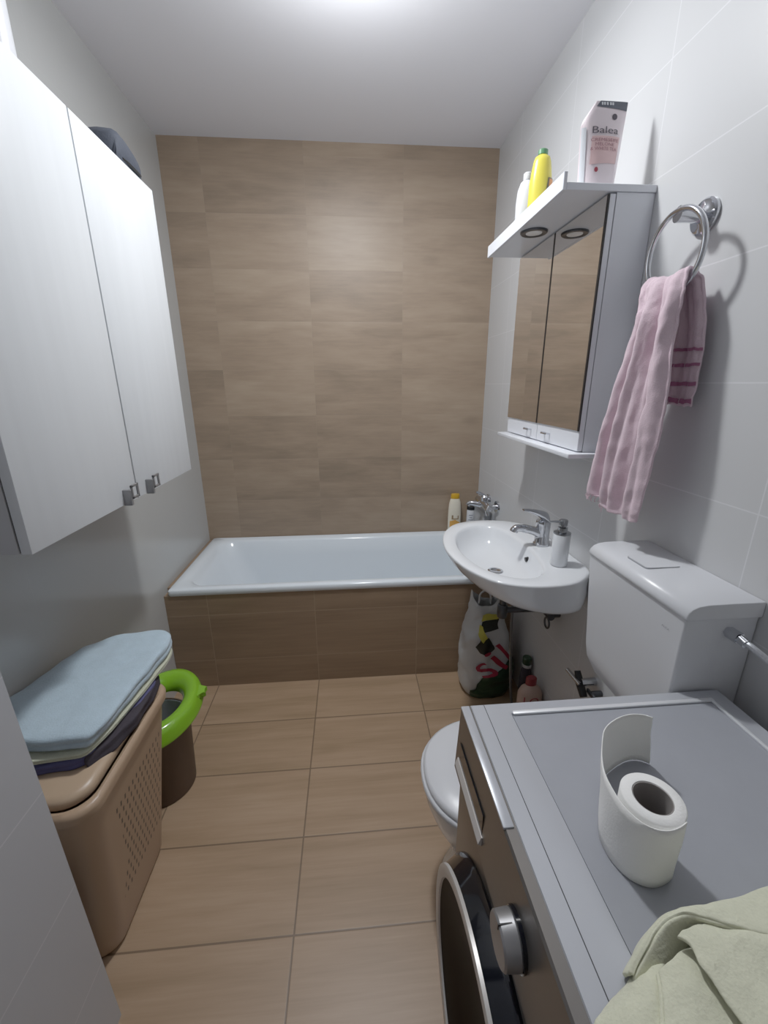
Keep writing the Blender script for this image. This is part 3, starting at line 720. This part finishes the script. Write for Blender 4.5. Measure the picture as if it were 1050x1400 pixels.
for (yy, zz, lab, s) in ((1.125, .492, 'chrome angle valve with black knob on the wall left of the cistern', 1.0), (1.085, .485, 'small dark pipe clip on the wall under the cistern', .6)):
    if s == 1.0:
        v_ = thing('stop_valve', lab, 'valve', (1.68, yy, zz))
        bm = bmesh.new(); cyl(bm, (1.7, yy, zz), (1.650, yy, zz), .014); cyl(bm, (1.640, yy-.012, zz+.002), (1.634, yy+.062, zz+.006), .0075); finish(bm, 'valve_body', 'chrome', v_)
        bm = bmesh.new(); tube(bm, [(1.648, yy+.026, zz+.028), (1.648, yy+.002, zz-.004), (1.648, yy-.030, zz-.034)], [.010, .014, .012], 12); finish(bm, 'knob', 'black', v_)
    else:
        v_ = thing('pipe_clip', lab, 'clip', (1.68, yy, zz))
        bm = bmesh.new(); cyl(bm, (1.7, yy, zz-.008), (1.665, yy, zz-.008), .010); box(bm, 1.660, 1.668, yy-.022, yy+.022, zz-.016, zz+.0, .003); finish(bm, 'clip_body', 'dark_metal', v_)

# ------------------------------------------------------------------ washing machine
wm = thing('washing_machine', 'silver front-loading washing machine at the lower right', 'washing machine', (1.37, .365, 0))
WX0, WX1, WY0, WY1 = 1.098, 1.642, .062, .665
M['wm_top'] = mat('light silver plastic', '#b4b7be', .3, .25, var=.02)
M['wm_inset'] = mat('grey textured worktop', '#989ba3', .42, .1, var=.04, vscale=30)
M['wm_front'] = mat('dark silver steel', '#77736f', .30, .75, var=.05, stretch=(1, 3, 30))
M['wm_black'] = mat('gloss black plastic', '#0b0d14', .08, var=.1)
M['wm_ring'] = mat('silver door trim', '#c6c3c0', .35, .3)
M['wm_glass'] = mat('dark door glass', '#0f0b0a', .55, var=.1, spec=.1)
bm = bmesh.new(); box(bm, WX0+.004, WX1-.004, WY0+.003, WY1-.003, .022, .69, .01, 3); finish(bm, 'body', 'wm_front', wm)
for fxx in (WX0+.06, WX1-.06):
    for fyy in (WY0+.06, WY1-.06):
        bm = bmesh.new(); lathe(bm, [(.022, .0005), (.022, .012), (.012, .014), (.012, .03)], (fxx, fyy, 0), 16); finish(bm, 'foot', 'black', wm)
bm = bmesh.new()    # control panel, leaning slightly, along the whole front
pr_ = [(WX0+.004, .690), (WX0-.007, .700), (WX0-.0, .845), (WX0+.003, .8485), (WX0+.06, .8485), (WX0+.06, .690)]
loft(bm, [[Vector((x, y, z)) for x, z in pr_] for y in (WY0, WY1)]); bmesh.ops.bevel(bm, geom=[e for e in bm.edges if abs(e.verts[0].co.y-e.verts[1].co.y) < 1e-6], offset=.002, segments=2, affect='EDGES')
cp = finish(bm, 'control_panel', 'wm_front', wm)
bm = bmesh.new()   # detergent drawer: lid strip on top and recessed grip in front
box(bm, WX0-.001, WX0+.0155, .425, WY1-.002, .846, .8512, .0015, 2); dr = finish(bm, 'detergent_drawer', 'wm_top', wm)
bm = bmesh.new(); box(bm, WX0-.0055, WX0-.0035, .492, .640, .722, .785, .0008, 1); finish(bm, 'grip_recess', 'wm_black', dr)
bm = bmesh.new()
loft(bm, [[Vector((x, y, z)) for (x, z) in ((WX0-.012, .728), (WX0-.007, .742), (WX0-.0045, .742), (WX0-.0045, .722))] for y in (.488, .645)]); finish(bm, 'grip', mat('pale plastic grip', '#c9c3c0', .3), dr)
# worktop: frame and inset
bm = bmesh.new()
ix0, ix1, iy0, iy1 = 1.190, 1.600, .095, .632
def rr4(x0, x1, y0, y1, z): return [Vector((x0, y0, z)), Vector((x1, y0, z)), Vector((x1, y1, z)), Vector((x0, y1, z))]
loft(bm, [rr4(WX0+.018, WX1, WY0, WY1, .8265), rr4(WX0+.018, WX1, WY0, WY1, .8475), rr4(WX0+.0195, WX1-.002, WY0+.002, WY1-.002, .8505), rr4(1.150, WX1-.022, WY0+.02, WY1-.014, .8508), rr4(ix0-.009, ix1+.008, iy0-.008, iy1+.010, .8535), rr4(ix0-.002, ix1+.002, iy0-.002, iy1+.002, .853), rr4(ix0, ix1, iy0, iy1, .8475)])
top = finish(bm, 'worktop', 'wm_top', wm, angle=20)
bm = bmesh.new(); box(bm, ix0+.0005, ix1-.0005, iy0+.0005, iy1-.0005, .8476, .850); finish(bm, 'worktop_inset', 'wm_inset', top, smooth=False)
M['bevel_glint'] = mat('painted bevel highlight', '#e2e4e8', .35, .35, var=.02)
bm = bmesh.new(); box(bm, ix0+.002, ix1+.006, iy1-.001, iy1+.008, .8500, .8548, .0015, 2); box(bm, ix1-.001, ix1+.005, iy0, iy1+.0005, .8500, .8545, .0012, 2); finish(bm, 'bevel_highlight', 'bevel_glint', top)  # pale strips added to imitate highlights on the far and right bevels
bm = bmesh.new(); box(bm, 1.1425, 1.1437, WY0+.004, WY1-.003, .8490, .85105); finish(bm, 'seam', 'gap', top, smooth=False)
bm = bmesh.new(); box(bm, WX0+.020, WX1-.003, WY0+.003, WY1-.003, .69, .8268); finish(bm, 'upper_body', 'wm_front', wm, smooth=False)
# knob
ky, kz = .346, .763
bm = bmesh.new(); loft(bm, xl([(WX0-.001, .034), (WX0-.008, .034)], ky, kz, 40)); kr = finish(bm, 'knob_base', 'wm_black', wm)
bm = bmesh.new(); loft(bm, xl([(WX0-.007, .0305), (WX0-.010, .032), (WX0-.029, .0305), (WX0-.0315, .028), (WX0-.032, .001)], ky, kz, 40)); kn = finish(bm, 'programme_knob', 'brushed', wm, angle=30)
bm = bmesh.new(); box(bm, WX0-.0325, WX0-.011, ky-.0008, ky+.0008, kz+.022, kz+.0317); finish(bm, 'pointer', 'black', kn, smooth=False)
# door
dyc, dzc = .385, .385
bm = bmesh.new(); loft(bm, xl([(WX0+.006, .268), (WX0-.003, .268), (WX0-.010, .264), (WX0-.032, .252), (WX0-.036, .249)], dyc, dzc, 96), False, False); dd = finish(bm, 'door', 'wm_black', wm, angle=50)
bm = bmesh.new(); loft(bm, xl([(WX0-.034, .2525), (WX0-.040, .252), (WX0-.042, .246), (WX0-.040, .230), (WX0-.034, .228)], dyc, dzc, 96), False, False); finish(bm, 'door_trim', 'wm_ring', dd, angle=50)
bm = bmesh.new(); loft(bm, xl([(WX0-.036, .229), (WX0-.032, .20), (WX0-.022, .15), (WX0-.010, .10), (WX0-.006, .002)], dyc, dzc, 96), False, True); finish(bm, 'door_glass', 'wm_glass', dd, angle=60)

# ------------------------------------------------------------------ toilet roll on the washer
ZT = .8505
tp = thing('toilet_roll', 'white toilet paper roll with loose tail standing on the washing machine', 'toilet paper', (1.27, .38, ZT))
rc = Vector((1.270, .378, 0)); rO, rI, hT = .0375, .0235, .099
M['paper'] = mat('white soft paper', '#f0f0ee', .9, var=.02, bump=.15, bscale=300)
M['cardboard'] = mat('grey cardboard', '#8c8784', .85, var=.05)
bm = bmesh.new()
cr_ = lambda r, z: [rc+Vector((r*math.cos(t*2*PI/64), r*math.sin(t*2*PI/64), ZT+z)) for t in range(64)]
loft(bm, [cr_(rI, .001), cr_(rO-.001, .001), cr_(rO, .002), cr_(rO, hT-.002), cr_(rO-.0015, hT), cr_(rI+.0005, hT), cr_(rI, hT-.001)], False, False)
finish(bm, 'paper_roll', 'paper', tp, angle=60)
bm = bmesh.new(); loft(bm, [cr_(rI-.0003, .0015), cr_(rI-.0003, hT-.001), cr_(rI-.0012, hT-.001), cr_(rI-.0012, .0015)], False, False); finish(bm, 'cardboard_core', 'cardboard', tp, angle=60)
path = spline([(1.2900, .3445, 0), (1.2760, .3385, 0), (1.2600, .3365, 0), (1.2450, .3410, 0), (1.2330, .3510, 0), (1.2260, .3680, 0), (1.2245, .388, 0), (1.2275, .412, 0), (1.2365, .435, 0), (1.251, .461, 0), (1.272, .489, 0), (1.301, .507, 0), (1.330, .516, 0), (1.352, .5145, 0), (1.364, .507, 0)], 60)
rows2 = []
for k in range(9):
    z = ZT+.0015+(hT-.002)*k/8
    rows2.append([Vector((p.x+.014*(1-k/8)*max(0, min(1, (p.y-.40)/.05))+.002*noise.noise(Vector((i*.12, k*.3, 0))), p.y+.002*noise.noise(Vector((i*.12, k*.3, 5))), z)) for i, p in enumerate(path)])
bm = sheet(rows2); finish(bm, 'paper_tail', 'paper', tp, angle=180, mods=[('SOLIDIFY', dict(thickness=.0012, offset=0))])

# ------------------------------------------------------------------ pale green towel on the washer
out_pts = [(1.130, .075), (1.126, .15), (1.124, .222), (1.150, .242), (1.172, .252), (1.20, .270), (1.226, .281), (1.262, .284), (1.318, .288), (1.40, .303), (1.50, .32), (1.60, .325), (1.630, .28), (1.632, .18), (1.62, .075), (1.40, .070), (1.25, .070)]
o1 = spline([(x, y, 0) for x, y in out_pts], 110, True); ctr = Vector((1.37, .165, 0))
def mound(s, z): return [Vector((ctr.x+(p.x-ctr.x)*s, ctr.y+(p.y-ctr.y)*s, ZT+z)) for p in o1]
bm = bmesh.new(); loft(bm, [mound(.97, .001), mound(.985, .004), mound(.97, .008), mound(.93, .012), mound(.7, .014), mound(.1, .015)])
def strip(A, B, n=44, m_=14, arch=0, wob=.0025, seed=0, skew=0):
    a = spline(A, n); b = spline(B, n); R = []
    for k in range(m_):
        f = k/(m_-1); r = []
        for i in range(n):
            p = a[i].lerp(b[i], f); p.z += arch*math.sin(PI*f)
            e_ = min(f, 1-f)*4; e_ = min(1, e_)
            nn = noise.noise_vector(Vector((p.x*24, p.y*24, seed)))*wob*2*e_ + noise.noise_vector(Vector((p.x*75, p.y*75, seed+3)))*wob*.5
            q_ = p+nn; q_.z = max(q_.z, ZT+.0032); r.append(bm.verts.new(q_))
        R.append(r)
    for a_, b_ in zip(R, R[1:]):
        for i in range(n-1): bm.faces.new((a_[i], a_[i+1], b_[i+1], b_[i]))
Atop = [(1.169, .253, .872), (1.182, .262, .878), (1.198, .273, .886), (1.21, .278, .892), (1.224, .284, .897), (1.243, .287, .9), (1.268, .287, .898), (1.294, .291, .897), (1.318, .293, .897), (1.365, .3, .897), (1.415, .308, .895), (1.52, .325, .893), (1.62, .33, .89)]
Alow = [(1.171, .2515, .873), (1.184, .260, .88), (1.200, .2690, .888), (1.211, .2745, .894), (1.224, .279, .899), (1.239, .281, .903), (1.25, .279, .906), (1.268, .272, .906), (1.288, .264, .906), (1.316, .255, .906), (1.344, .248, .906), (1.45, .235, .906), (1.62, .22, .906)]
Win = [(1.170, .246, .860), (1.185, .250, .863), (1.200, .252, .866), (1.212, .255, .868), (1.226, .261, .868), (1.242, .270, .868), (1.262, .278, .868), (1.287, .277, .868), (1.31, .271, .868), (1.34, .264, .868), (1.369, .258, .868), (1.45, .24, .868), (1.62, .23, .868)]
Dl = [(1.180, .259, .8545), (1.166, .251, .8545), (1.148, .244, .8545), (1.130, .235, .8545), (1.114, .222, .8545), (1.112, .16, .8545), (1.118, .085, .8545)]
Dr = [(1.228, .268, .868), (1.207, .254, .874), (1.196, .245, .877), (1.186, .230, .879), (1.178, .208, .879), (1.185, .15, .879), (1.20, .085, .879)]
Cl = [(1.192, .246, .884), (1.185, .233, .887), (1.178, .222, .888), (1.171, .212, .888), (1.165, .200, .888), (1.17, .14, .888), (1.18, .085, .888)]
Cr = [(1.246, .262, .886), (1.243, .243, .888), (1.243, .228, .888), (1.246, .213, .888), (1.248, .197, .888), (1.26, .14, .888), (1.27, .085, .888)]
Bl = [(1.223, .264, .9), (1.230, .255, .903), (1.227, .241, .904), (1.228, .226, .904), (1.232, .204, .903), (1.236, .185, .902), (1.25, .13, .900), (1.26, .085, .897)]
Br = [(1.262, .273, .898), (1.32, .262, .899), (1.40, .250, .9), (1.62, .235, .9), (1.62, .20, .9), (1.62, .17, .9), (1.62, .13, .9), (1.62, .085, .9)]
strip(Atop, Alow, arch=.0015, seed=1, n=60)
strip([(x, y+.006, .8545) for x, y, z in Atop], Atop, arch=0, seed=1, n=60, m_=6)
strip(Alow, Win, seed=2, n=60, wob=.0012, m_=8)
strip(Dl, Dr, arch=.010, seed=5, n=40, m_=16, wob=.003)
strip(Cl, Cr, arch=.003, seed=7, n=40, wob=.0025)
strip(Bl, Br, arch=.004, seed=11, n=60, m_=30, wob=.003)
strip([(x, y, .874) for x, y, z in Cl], Cl, seed=7, n=40, m_=4, wob=.0008)
gt = finish(bm, 'green_towel', 'green_terry', angle=180, mods=[('SOLIDIFY', dict(thickness=.0045, offset=0)), ('SUBSURF', dict(levels=1, render_levels=1))])
tag(gt, 'crumpled pale green towel on the near end of the washing machine', 'towel')

# ------------------------------------------------------------------ laundry basket
lb = thing('laundry_basket', 'beige plastic laundry basket with slotted side beside the left wall', 'basket', (.15, .93, 0))
m, nt, b = new_mat('beige plastic with slots'); L = nt.links
tc = mk(nt, 'ShaderNodeTexCoord'); sp_ = mk(nt, 'ShaderNodeSeparateXYZ'); L.new(tc.outputs['Object'], sp_.inputs[0])
def mth(op, a, bb=None, c=None):
    n = mk(nt, 'ShaderNodeMath', operation=op)
    for i, v in enumerate((a, bb, c)):
        if v is None: continue
        if isinstance(v, (int, float)): n.inputs[i].default_value = v
        else: L.new(v, n.inputs[i])
    return n.outputs[0]
py, pz = .0195, .0285
zi = mth('FLOOR', mth('DIVIDE', sp_.outputs['Z'], pz))
yo = mth('ADD', mth('DIVIDE', sp_.outputs['Y'], py), mth('MULTIPLY', mth('MODULO', zi, 2.0), .5))
fy_ = mth('ABSOLUTE', mth('SUBTRACT', mth('FRACT', yo), .5)); fz_ = mth('ABSOLUTE', mth('SUBTRACT', mth('FRACT', mth('DIVIDE', sp_.outputs['Z'], pz)), .5))
slot = mth('MULTIPLY', mth('LESS_THAN', fy_, .15), mth('LESS_THAN', fz_, .27))
# bounds: right side only, waisted panel
zc = mth('ABSOLUTE', mth('SUBTRACT', sp_.outputs['Z'], .275))
lo_ = mth('SUBTRACT', .845, mth('MULTIPLY', zc, .2)); 
reg = mth('MULTIPLY', mth('GREATER_THAN', sp_.outputs['Y'], lo_), mth('LESS_THAN', sp_.outputs['Y'], 1.045))
reg = mth('MULTIPLY', reg, mth('MULTIPLY', mth('GREATER_THAN', sp_.outputs['Z'], .145), mth('LESS_THAN', sp_.outputs['Z'], .485)))
reg = mth('MULTIPLY', reg, mth('GREATER_THAN', sp_.outputs['X'], .2))
msk = mth('MULTIPLY', slot, reg)
mx = mk(nt, 'ShaderNodeMix', data_type='RGBA'); L.new(msk, mx.inputs['Factor']); mx.inputs['A'].default_value = srgb('#ab9076'); mx.inputs['B'].default_value = srgb('#3a2e26')
L.new(mx.outputs['Result'], b.inputs['Base Color']); b.inputs['Roughness'].default_value = .38
bp = mk(nt, 'ShaderNodeBump', i_Strength=.6, i_Distance=.002, invert=True); L.new(msk, bp.inputs['Height']); L.new(bp.outputs[0], b.inputs['Normal'])
M['basket'] = m
M['beige'] = mat('beige plastic', '#b39a80', .35, var=.03)
def br(f, z, inset=0):      # f 0 bottom 1 top
    x0 = .035-.030*f+inset; x1 = .238+.080*f-inset; y0 = .768-.066*f+inset; y1 = 1.085+.030*f-inset
    return [Vector((x, y, z)) for x, y in rrect(x0, x1, y0, y1, .055, 7)]
bm = bmesh.new()
HB = .60
loft(bm, [br(0, .001, .012), br(0, .008, .002), br(.03, .02)] + [br(.03+.9*k/8, .02+.53*k/8) for k in range(1, 9)] + [br(.97, HB-.035), br(1.0, HB-.03, -.006), br(1.0, HB-.012, -.008), br(1.0, HB-.004, -.005), br(1.0, HB, .002), br(1.0, HB-.004, .010), br(.97, HB-.03, .012), br(.5, HB-.3, .012)], cap0=True, cap1=True)
finish(bm, 'basket_body', 'basket', lb, angle=50)
bm = bmesh.new(); loft(bm, [br(1.0, HB-.010, .020), br(1.0, HB+.004, .018), br(1.0, HB+.012, .022), br(1.0, HB+.016, .034), br(1.0, HB+.018, .08)]); finish(bm, 'basket_lid', 'beige', lb, angle=60)
# laundry on it
def softpoly(poly, n, it=2):
    P = [Vector((x, y, 0)) for x, y in poly]; m_ = len(P)
    ln = [(P[(i+1) % m_]-P[i]).length for i in range(m_)]; tot = sum(ln); out = []
    for k in range(n):
        d = k/n*tot; i = 0
        while d > ln[i]: d -= ln[i]; i += 1
        out.append(P[i].lerp(P[(i+1) % m_], d/ln[i]))
    for _ in range(it): out = [(out[i-1]+2*out[i]+out[(i+1) % n])/4 for i in range(n)]
    return out
def slabcloth(poly, z0, z1, n=120, wob=.003, top_s=.965, seed=0, tilt=None):
    o = softpoly(poly, n); c = sum(o, Vector((0, 0, 0)))/n
    bm = bmesh.new(); rings = []
    lay = [(.93, 0), (.99, .06), (1.0, .22), (.995, .42), (.985, .5), (.998, .58), (1.0, .78), (.985, .93), (.95, 1.0), (.85, 1.03), (.65, 1.05), (.35, 1.06), (.08, 1.06)]
    for s, h in lay:
        r = []
        for p in o:
            q_ = c+(p-c)*s; nn = noise.noise_vector(Vector((q_.x*16, q_.y*16, h+seed)))*wob
            tz = tilt(q_) if tilt else 0
            zz = z0+(z1-z0)*h+nn.z*h+tz*h
            r.append(Vector((q_.x+nn.x, q_.y+nn.y, zz)))
        rings.append(r)
    loft(bm, rings); return bm
M['purple'] = mat('dark violet cloth', '#4a4a72', .8, var=.3, vscale=25, bump=.3, bscale=90)
M['dark_cloth'] = mat('dark charcoal cloth', '#37323a', .9, var=.3, vscale=25, bump=.3, bscale=90)
z_ = HB+.0185
g1 = slabcloth([(.06, .775), (.12, .778), (.19, .788), (.235, .792), (.27, .815), (.30, .90), (.312, .98), (.314, 1.06), (.29, 1.105), (.12, 1.10), (.03, 1.0), (.03, .85)], z_, z_+.022, wob=.008, seed=3)
g4 = slabcloth([(.262, .80), (.30, .855), (.318, .93), (.318, 1.03), (.306, 1.098), (.27, 1.10), (.285, 1.0), (.27, .90)], z_-.010, z_+.020, wob=.007, seed=13)
tag(finish(g4, 'charcoal_garment', 'dark_cloth', angle=180), 'dark charcoal garment bulging over the right rim of the laundry basket', 'clothing')
tag(finish(g1, 'violet_garment', 'purple', angle=180), 'dark violet garment under the towels on the laundry basket', 'clothing')
g2 = slabcloth([(.05, .760), (.10, .772), (.18, .790), (.272, .800), (.288, .86), (.302, .96), (.316, 1.10), (.318, 1.17), (.30, 1.215), (.16, 1.215), (.04, 1.12), (.03, .95)], z_+.029, z_+.042, wob=.003, seed=5)
M['sage'] = terry('pale sage terry cloth', '#bfc2ac')
tag(finish(g2, 'sage_towel', 'sage', angle=180), 'folded pale sage towel under the blue towel on the laundry basket', 'towel')
g3 = slabcloth([(.004, .955), (.004, .80), (.06, .790), (.13, .806), (.282, .806), (.292, .870), (.298, .965), (.316, 1.13), (.312, 1.19), (.302, 1.225), (.270, 1.248), (.15, 1.232), (.06, 1.175)], z_+.047, z_+.083, wob=.006, seed=9)
tag(finish(g3, 'blue_towel', 'blue_terry', angle=180), 'folded pale blue towel on top of the laundry basket', 'towel')

# ------------------------------------------------------------------ bin and green potty seat
bn = thing('waste_bin', 'dark brown round bin on the floor behind the laundry basket', 'bin', (.15, 1.29, 0))
M['dark_wood'] = mat('dark brown wood print', '#4e3c30', .5, var=.35, vscale=1, stretch=(14, 14, 2.5))
bm = bmesh.new(); bc = (.150, 1.292, 0)
lathe(bm, [(.104, .0008), (.109, .004), (.122, .285), (.124, .29), (.119, .29), (.104, .012), (.001, .011)], bc, 48); finish(bm, 'bin_wall', 'dark_wood', bn, angle=50)
M['liner'] = mat('grey bin liner', '#8b8f94', .3, var=.3, vscale=30)
bm = bmesh.new(); lathe(bm, [(.100, .10), (.112, .20), (.118, .286), (.1165, .286), (.108, .20), (.09, .11), (.001, .10)], bc, 40)
for v in bm.verts:
    if (v.co.x-bc[0])**2+(v.co.y-bc[1])**2 > .001: v.co += noise.noise_vector(v.co*30)*.006*(1 if v.co.z < .27 else 0)
finish(bm, 'bin_liner', 'liner', bn, angle=60)
ps = thing('potty_seat', 'bright green child toilet training seat lying on the brown bin', 'potty seat', (.16, 1.335, .29))
M['lime'] = mat('glossy lime green plastic', '#7db626', .18, var=.02, coat=.3)
bm = bmesh.new()
sc0 = Vector((.158, 1.338, 0)); rings = []
NSEAT = 72
for k in range(NSEAT):
    a = k/NSEAT*2*PI
    ca, sa = math.cos(a), math.sin(a)
    ro = Vector((.142*ca, .198*sa, 0)); ri = Vector((.072*ca, .105*sa, 0))
    sec = []
    for h, f in ((.292, 1.01), (.298, 1.02), (.304, .99), (.328, .93), (.347, .78), (.352, .55), (.346, .30), (.330, .10), (.305, .0), (.294, .04), (.2925, .5)):
        p = ri.lerp(ro, f); sec.append(sc0+Vector((p.x, p.y, h)))
    rings.append(sec)
rings.append(rings[0])
R = loft(bm, rings, False, False, closed=True); bmesh.ops.remove_doubles(bm, verts=bm.verts, dist=1e-6)
finish(bm, 'seat_ring', 'lime', ps, angle=60)
bm = bmesh.new()     # little crown-shaped handle tab
tabp = [(.262, 1.360), (.278, 1.366), (.292, 1.352), (.297, 1.372), (.316, 1.376), (.303, 1.392), (.310, 1.412), (.290, 1.410), (.276, 1.424), (.262, 1.416)]
loft(bm, [[Vector((x, y, z)) for x, y in tabp] for z in (.318, .340)]); bmesh.ops.bevel(bm, geom=bm.edges[:], offset=.003, segments=2, affect='EDGES')
finish(bm, 'side_tab', 'lime', ps, angle=50)

# ------------------------------------------------------------------ shopping bag and bottles under the basin
sbg = thing('plastic_bag', 'white and green plastic bag with red lettering on the floor under the washbasin', 'bag', (1.53, 1.68, 0))
def bag_pt(u, v, off=0):       # u around 0..1 (0 = facing -x, .25 = facing -y), v height 0..1
    a = PI + u*2*PI
    prof_r = [(.0, .85), (.06, 1.0), (.25, 1.08), (.45, 1.02), (.65, .90), (.85, .66), (1.0, .50)]
    for (v0, r0), (v1, r1) in zip(prof_r, prof_r[1:]):
        if v <= v1 or v1 == 1.0:
            f = (v-v0)/(v1-v0); rad = r0+(r1-r0)*f; break
    rx, ry = .118*rad, .082*rad
    ca, sa = math.cos(a), math.sin(a)
    e = .75
    p = Vector((1.530-.020*v+(rx+off)*math.copysign(abs(ca)**e, ca), 1.700+.02*v+(ry+off)*math.copysign(abs(sa)**e, sa), .002+.50*v+(.03*math.cos(a*2+.6) if v > .95 else 0)))
    n = noise.noise_vector(Vector((p.x*11, p.y*11, p.z*11)))*.020*min(1, v*6+.1) + noise.noise_vector(p*34)*.004
    q_ = p+n; q_.z = max(q_.z, .002); q_.y = min(q_.y, YF-.003); q_.x = min(q_.x, W-.003)
    return q_
bm = bmesh.new(); NB = 96
loft(bm, [[bag_pt(i/NB, k/40) for i in range(NB)] for k in range(41)], True, False)
M['bag_white'] = mat('white bag film', '#b9bcbe', .3, var=.05, vscale=25)
M['bag_green'] = mat('dark green bag print', '#28402f', .3, var=.45, vscale=22)
M['bag_yellow'] = mat('yellow bag print', '#b9b24a', .35, var=.15, vscale=20)
M['bag_dark'] = mat('black bag print', '#20241f', .3, var=.4, vscale=20)
finish(bm, 'bag_film', 'bag_white', sbg, angle=70)
bq = lambda u, v: bag_pt(u, v, .0045)
bm = bmesh.new(); patch(bm, [(.10, .0), (.62, .0), (.62, .40), (.50, .46), (.40, .46), (.35, .34), (.31, .20), (.27, .12), (.20, .26), (.17, .12), (.13, .10)], bq, sub=4); finish(bm, 'green_print', 'bag_green', sbg)
bm = bmesh.new(); patch(bm, [(.165, .56), (.20, .50), (.245, .48), (.275, .52), (.25, .66), (.20, .67)], bq); patch(bm, [(.20, .70), (.31, .74), (.31, .86), (.20, .80)], bq); finish(bm, 'dark_print', 'bag_dark', sbg)
bm = bmesh.new(); patch(bm, [(.17, .70), (.21, .62), (.245, .66), (.215, .76), (.18, .78)], lambda u, v: bag_pt(u, v, .0065)); patch(bm, [(.19, .80), (.31, .86), (.31, .91), (.19, .87)], lambda u, v: bag_pt(u, v, .0065)); finish(bm, 'yellow_print', 'bag_yellow', sbg)
bm = bmesh.new()
def bl(x, y):
    r = math.radians(38); X_, Y_ = x*math.cos(r)-y*math.sin(r), x*math.sin(r)+y*math.cos(r)
    return bag_pt(.255+X_/.62, .42+Y_/.50, .010)
vs_, fs_ = text_geo('sil')
add_text(bm, 'sil', bl, w=.135, h=.10, sub=4); finish(bm, 'red_lettering', mat('crimson print', '#8f2238', .5), sbg, smooth=False)
bm = bmesh.new()
for s_, x_ in ((0, 1.47), (1, 1.56)):
    tube(bm, spline([(x_, 1.69, .485), (x_+.005, 1.695, .53), (x_+.035, 1.70, .545), (x_+.055, 1.70, .52), (x_+.06, 1.70, .475)], 14), .004, 6)
finish(bm, 'bag_handles', 'bag_white', sbg)

M['pinkish'] = mat('pale pink plastic', '#b49a8e', .35, var=.05)
M['red_cap'] = mat('dark red cap', '#7d2b33', .4)
pkl = (1.640, 1.445, .001)
pk = bottle('detergent_bottle', 'pale pink bottle with red cap on the floor below the cistern valve', pkl, [(.046, 0), (.052, .006), (.054, .10), (.053, .18), (.042, .205), (.025, .217), (.020, .222)], 'pinkish', [(.021, .223), (.024, .225), (.023, .255), (.019, .259)], 'red_cap', 1, .7)
bm = bmesh.new()
def pl(x, y): a = -PI*.55+x/.052; return Vector((pkl[0]+.0558*math.cos(a), pkl[1]+.0558*.7*math.sin(a)-.0006, pkl[2]+y))
add_text(bm, 'LO', lambda x, y: pl(x, .165+y), w=.062, h=.036); finish(bm, 'red_lettering', 'text_red', pk, smooth=False)
dk = bottle('dark_bottle', 'dark bottle with green cap standing behind the pale pink bottle', (1.671, 1.565, .001), [(.023, 0), (.026, .005), (.026, .16), (.022, .20), (.016, .225), (.015, .235)], 'dark_cloth', [(.019, .236), (.020, .238), (.020, .268), (.017, .271)], 'bag_green')
bm = bmesh.new(); lathe(bm, [(.0205, .222), (.0215, .224), (.0215, .236), (.020, .2365)], (1.671, 1.565, .001), 20); finish(bm, 'neck_band', 'bag_white', dk)

# ------------------------------------------------------------------ camera
cam = bpy.data.cameras.new('camera'); co = bpy.data.objects.new('camera', cam); COL.objects.link(co)
yaw, pitch, roll, f = 0.08005, 0.29694, -0.00457, 570.05
cy_, sy_, cp_, sp2 = math.cos(yaw), math.sin(yaw), math.cos(pitch), math.sin(pitch)
fwd = Vector((sy_*cp_, cy_*cp_, -sp2)); right = Vector((cy_, -sy_, 0)); up = right.cross(fwd)
c, s = math.cos(roll), math.sin(roll); right, up = c*right+s*up, -s*right+c*up
co.matrix_world = Matrix(((right.x, up.x, -fwd.x, .8927), (right.y, up.y, -fwd.y, 0), (right.z, up.z, -fwd.z, 1.4615), (0, 0, 0, 1)))
cam.sensor_fit = 'VERTICAL'; cam.sensor_height = 24; cam.lens = 24*f/1400; cam.clip_start = .02
sc.camera = co
sc.view_settings.view_transform = 'Standard'; sc.view_settings.look = 'None'; sc.view_settings.exposure = -.22; sc.view_settings.gamma = 1.2
sc.cycles.max_bounces = 8; sc.cycles.diffuse_bounces = 5
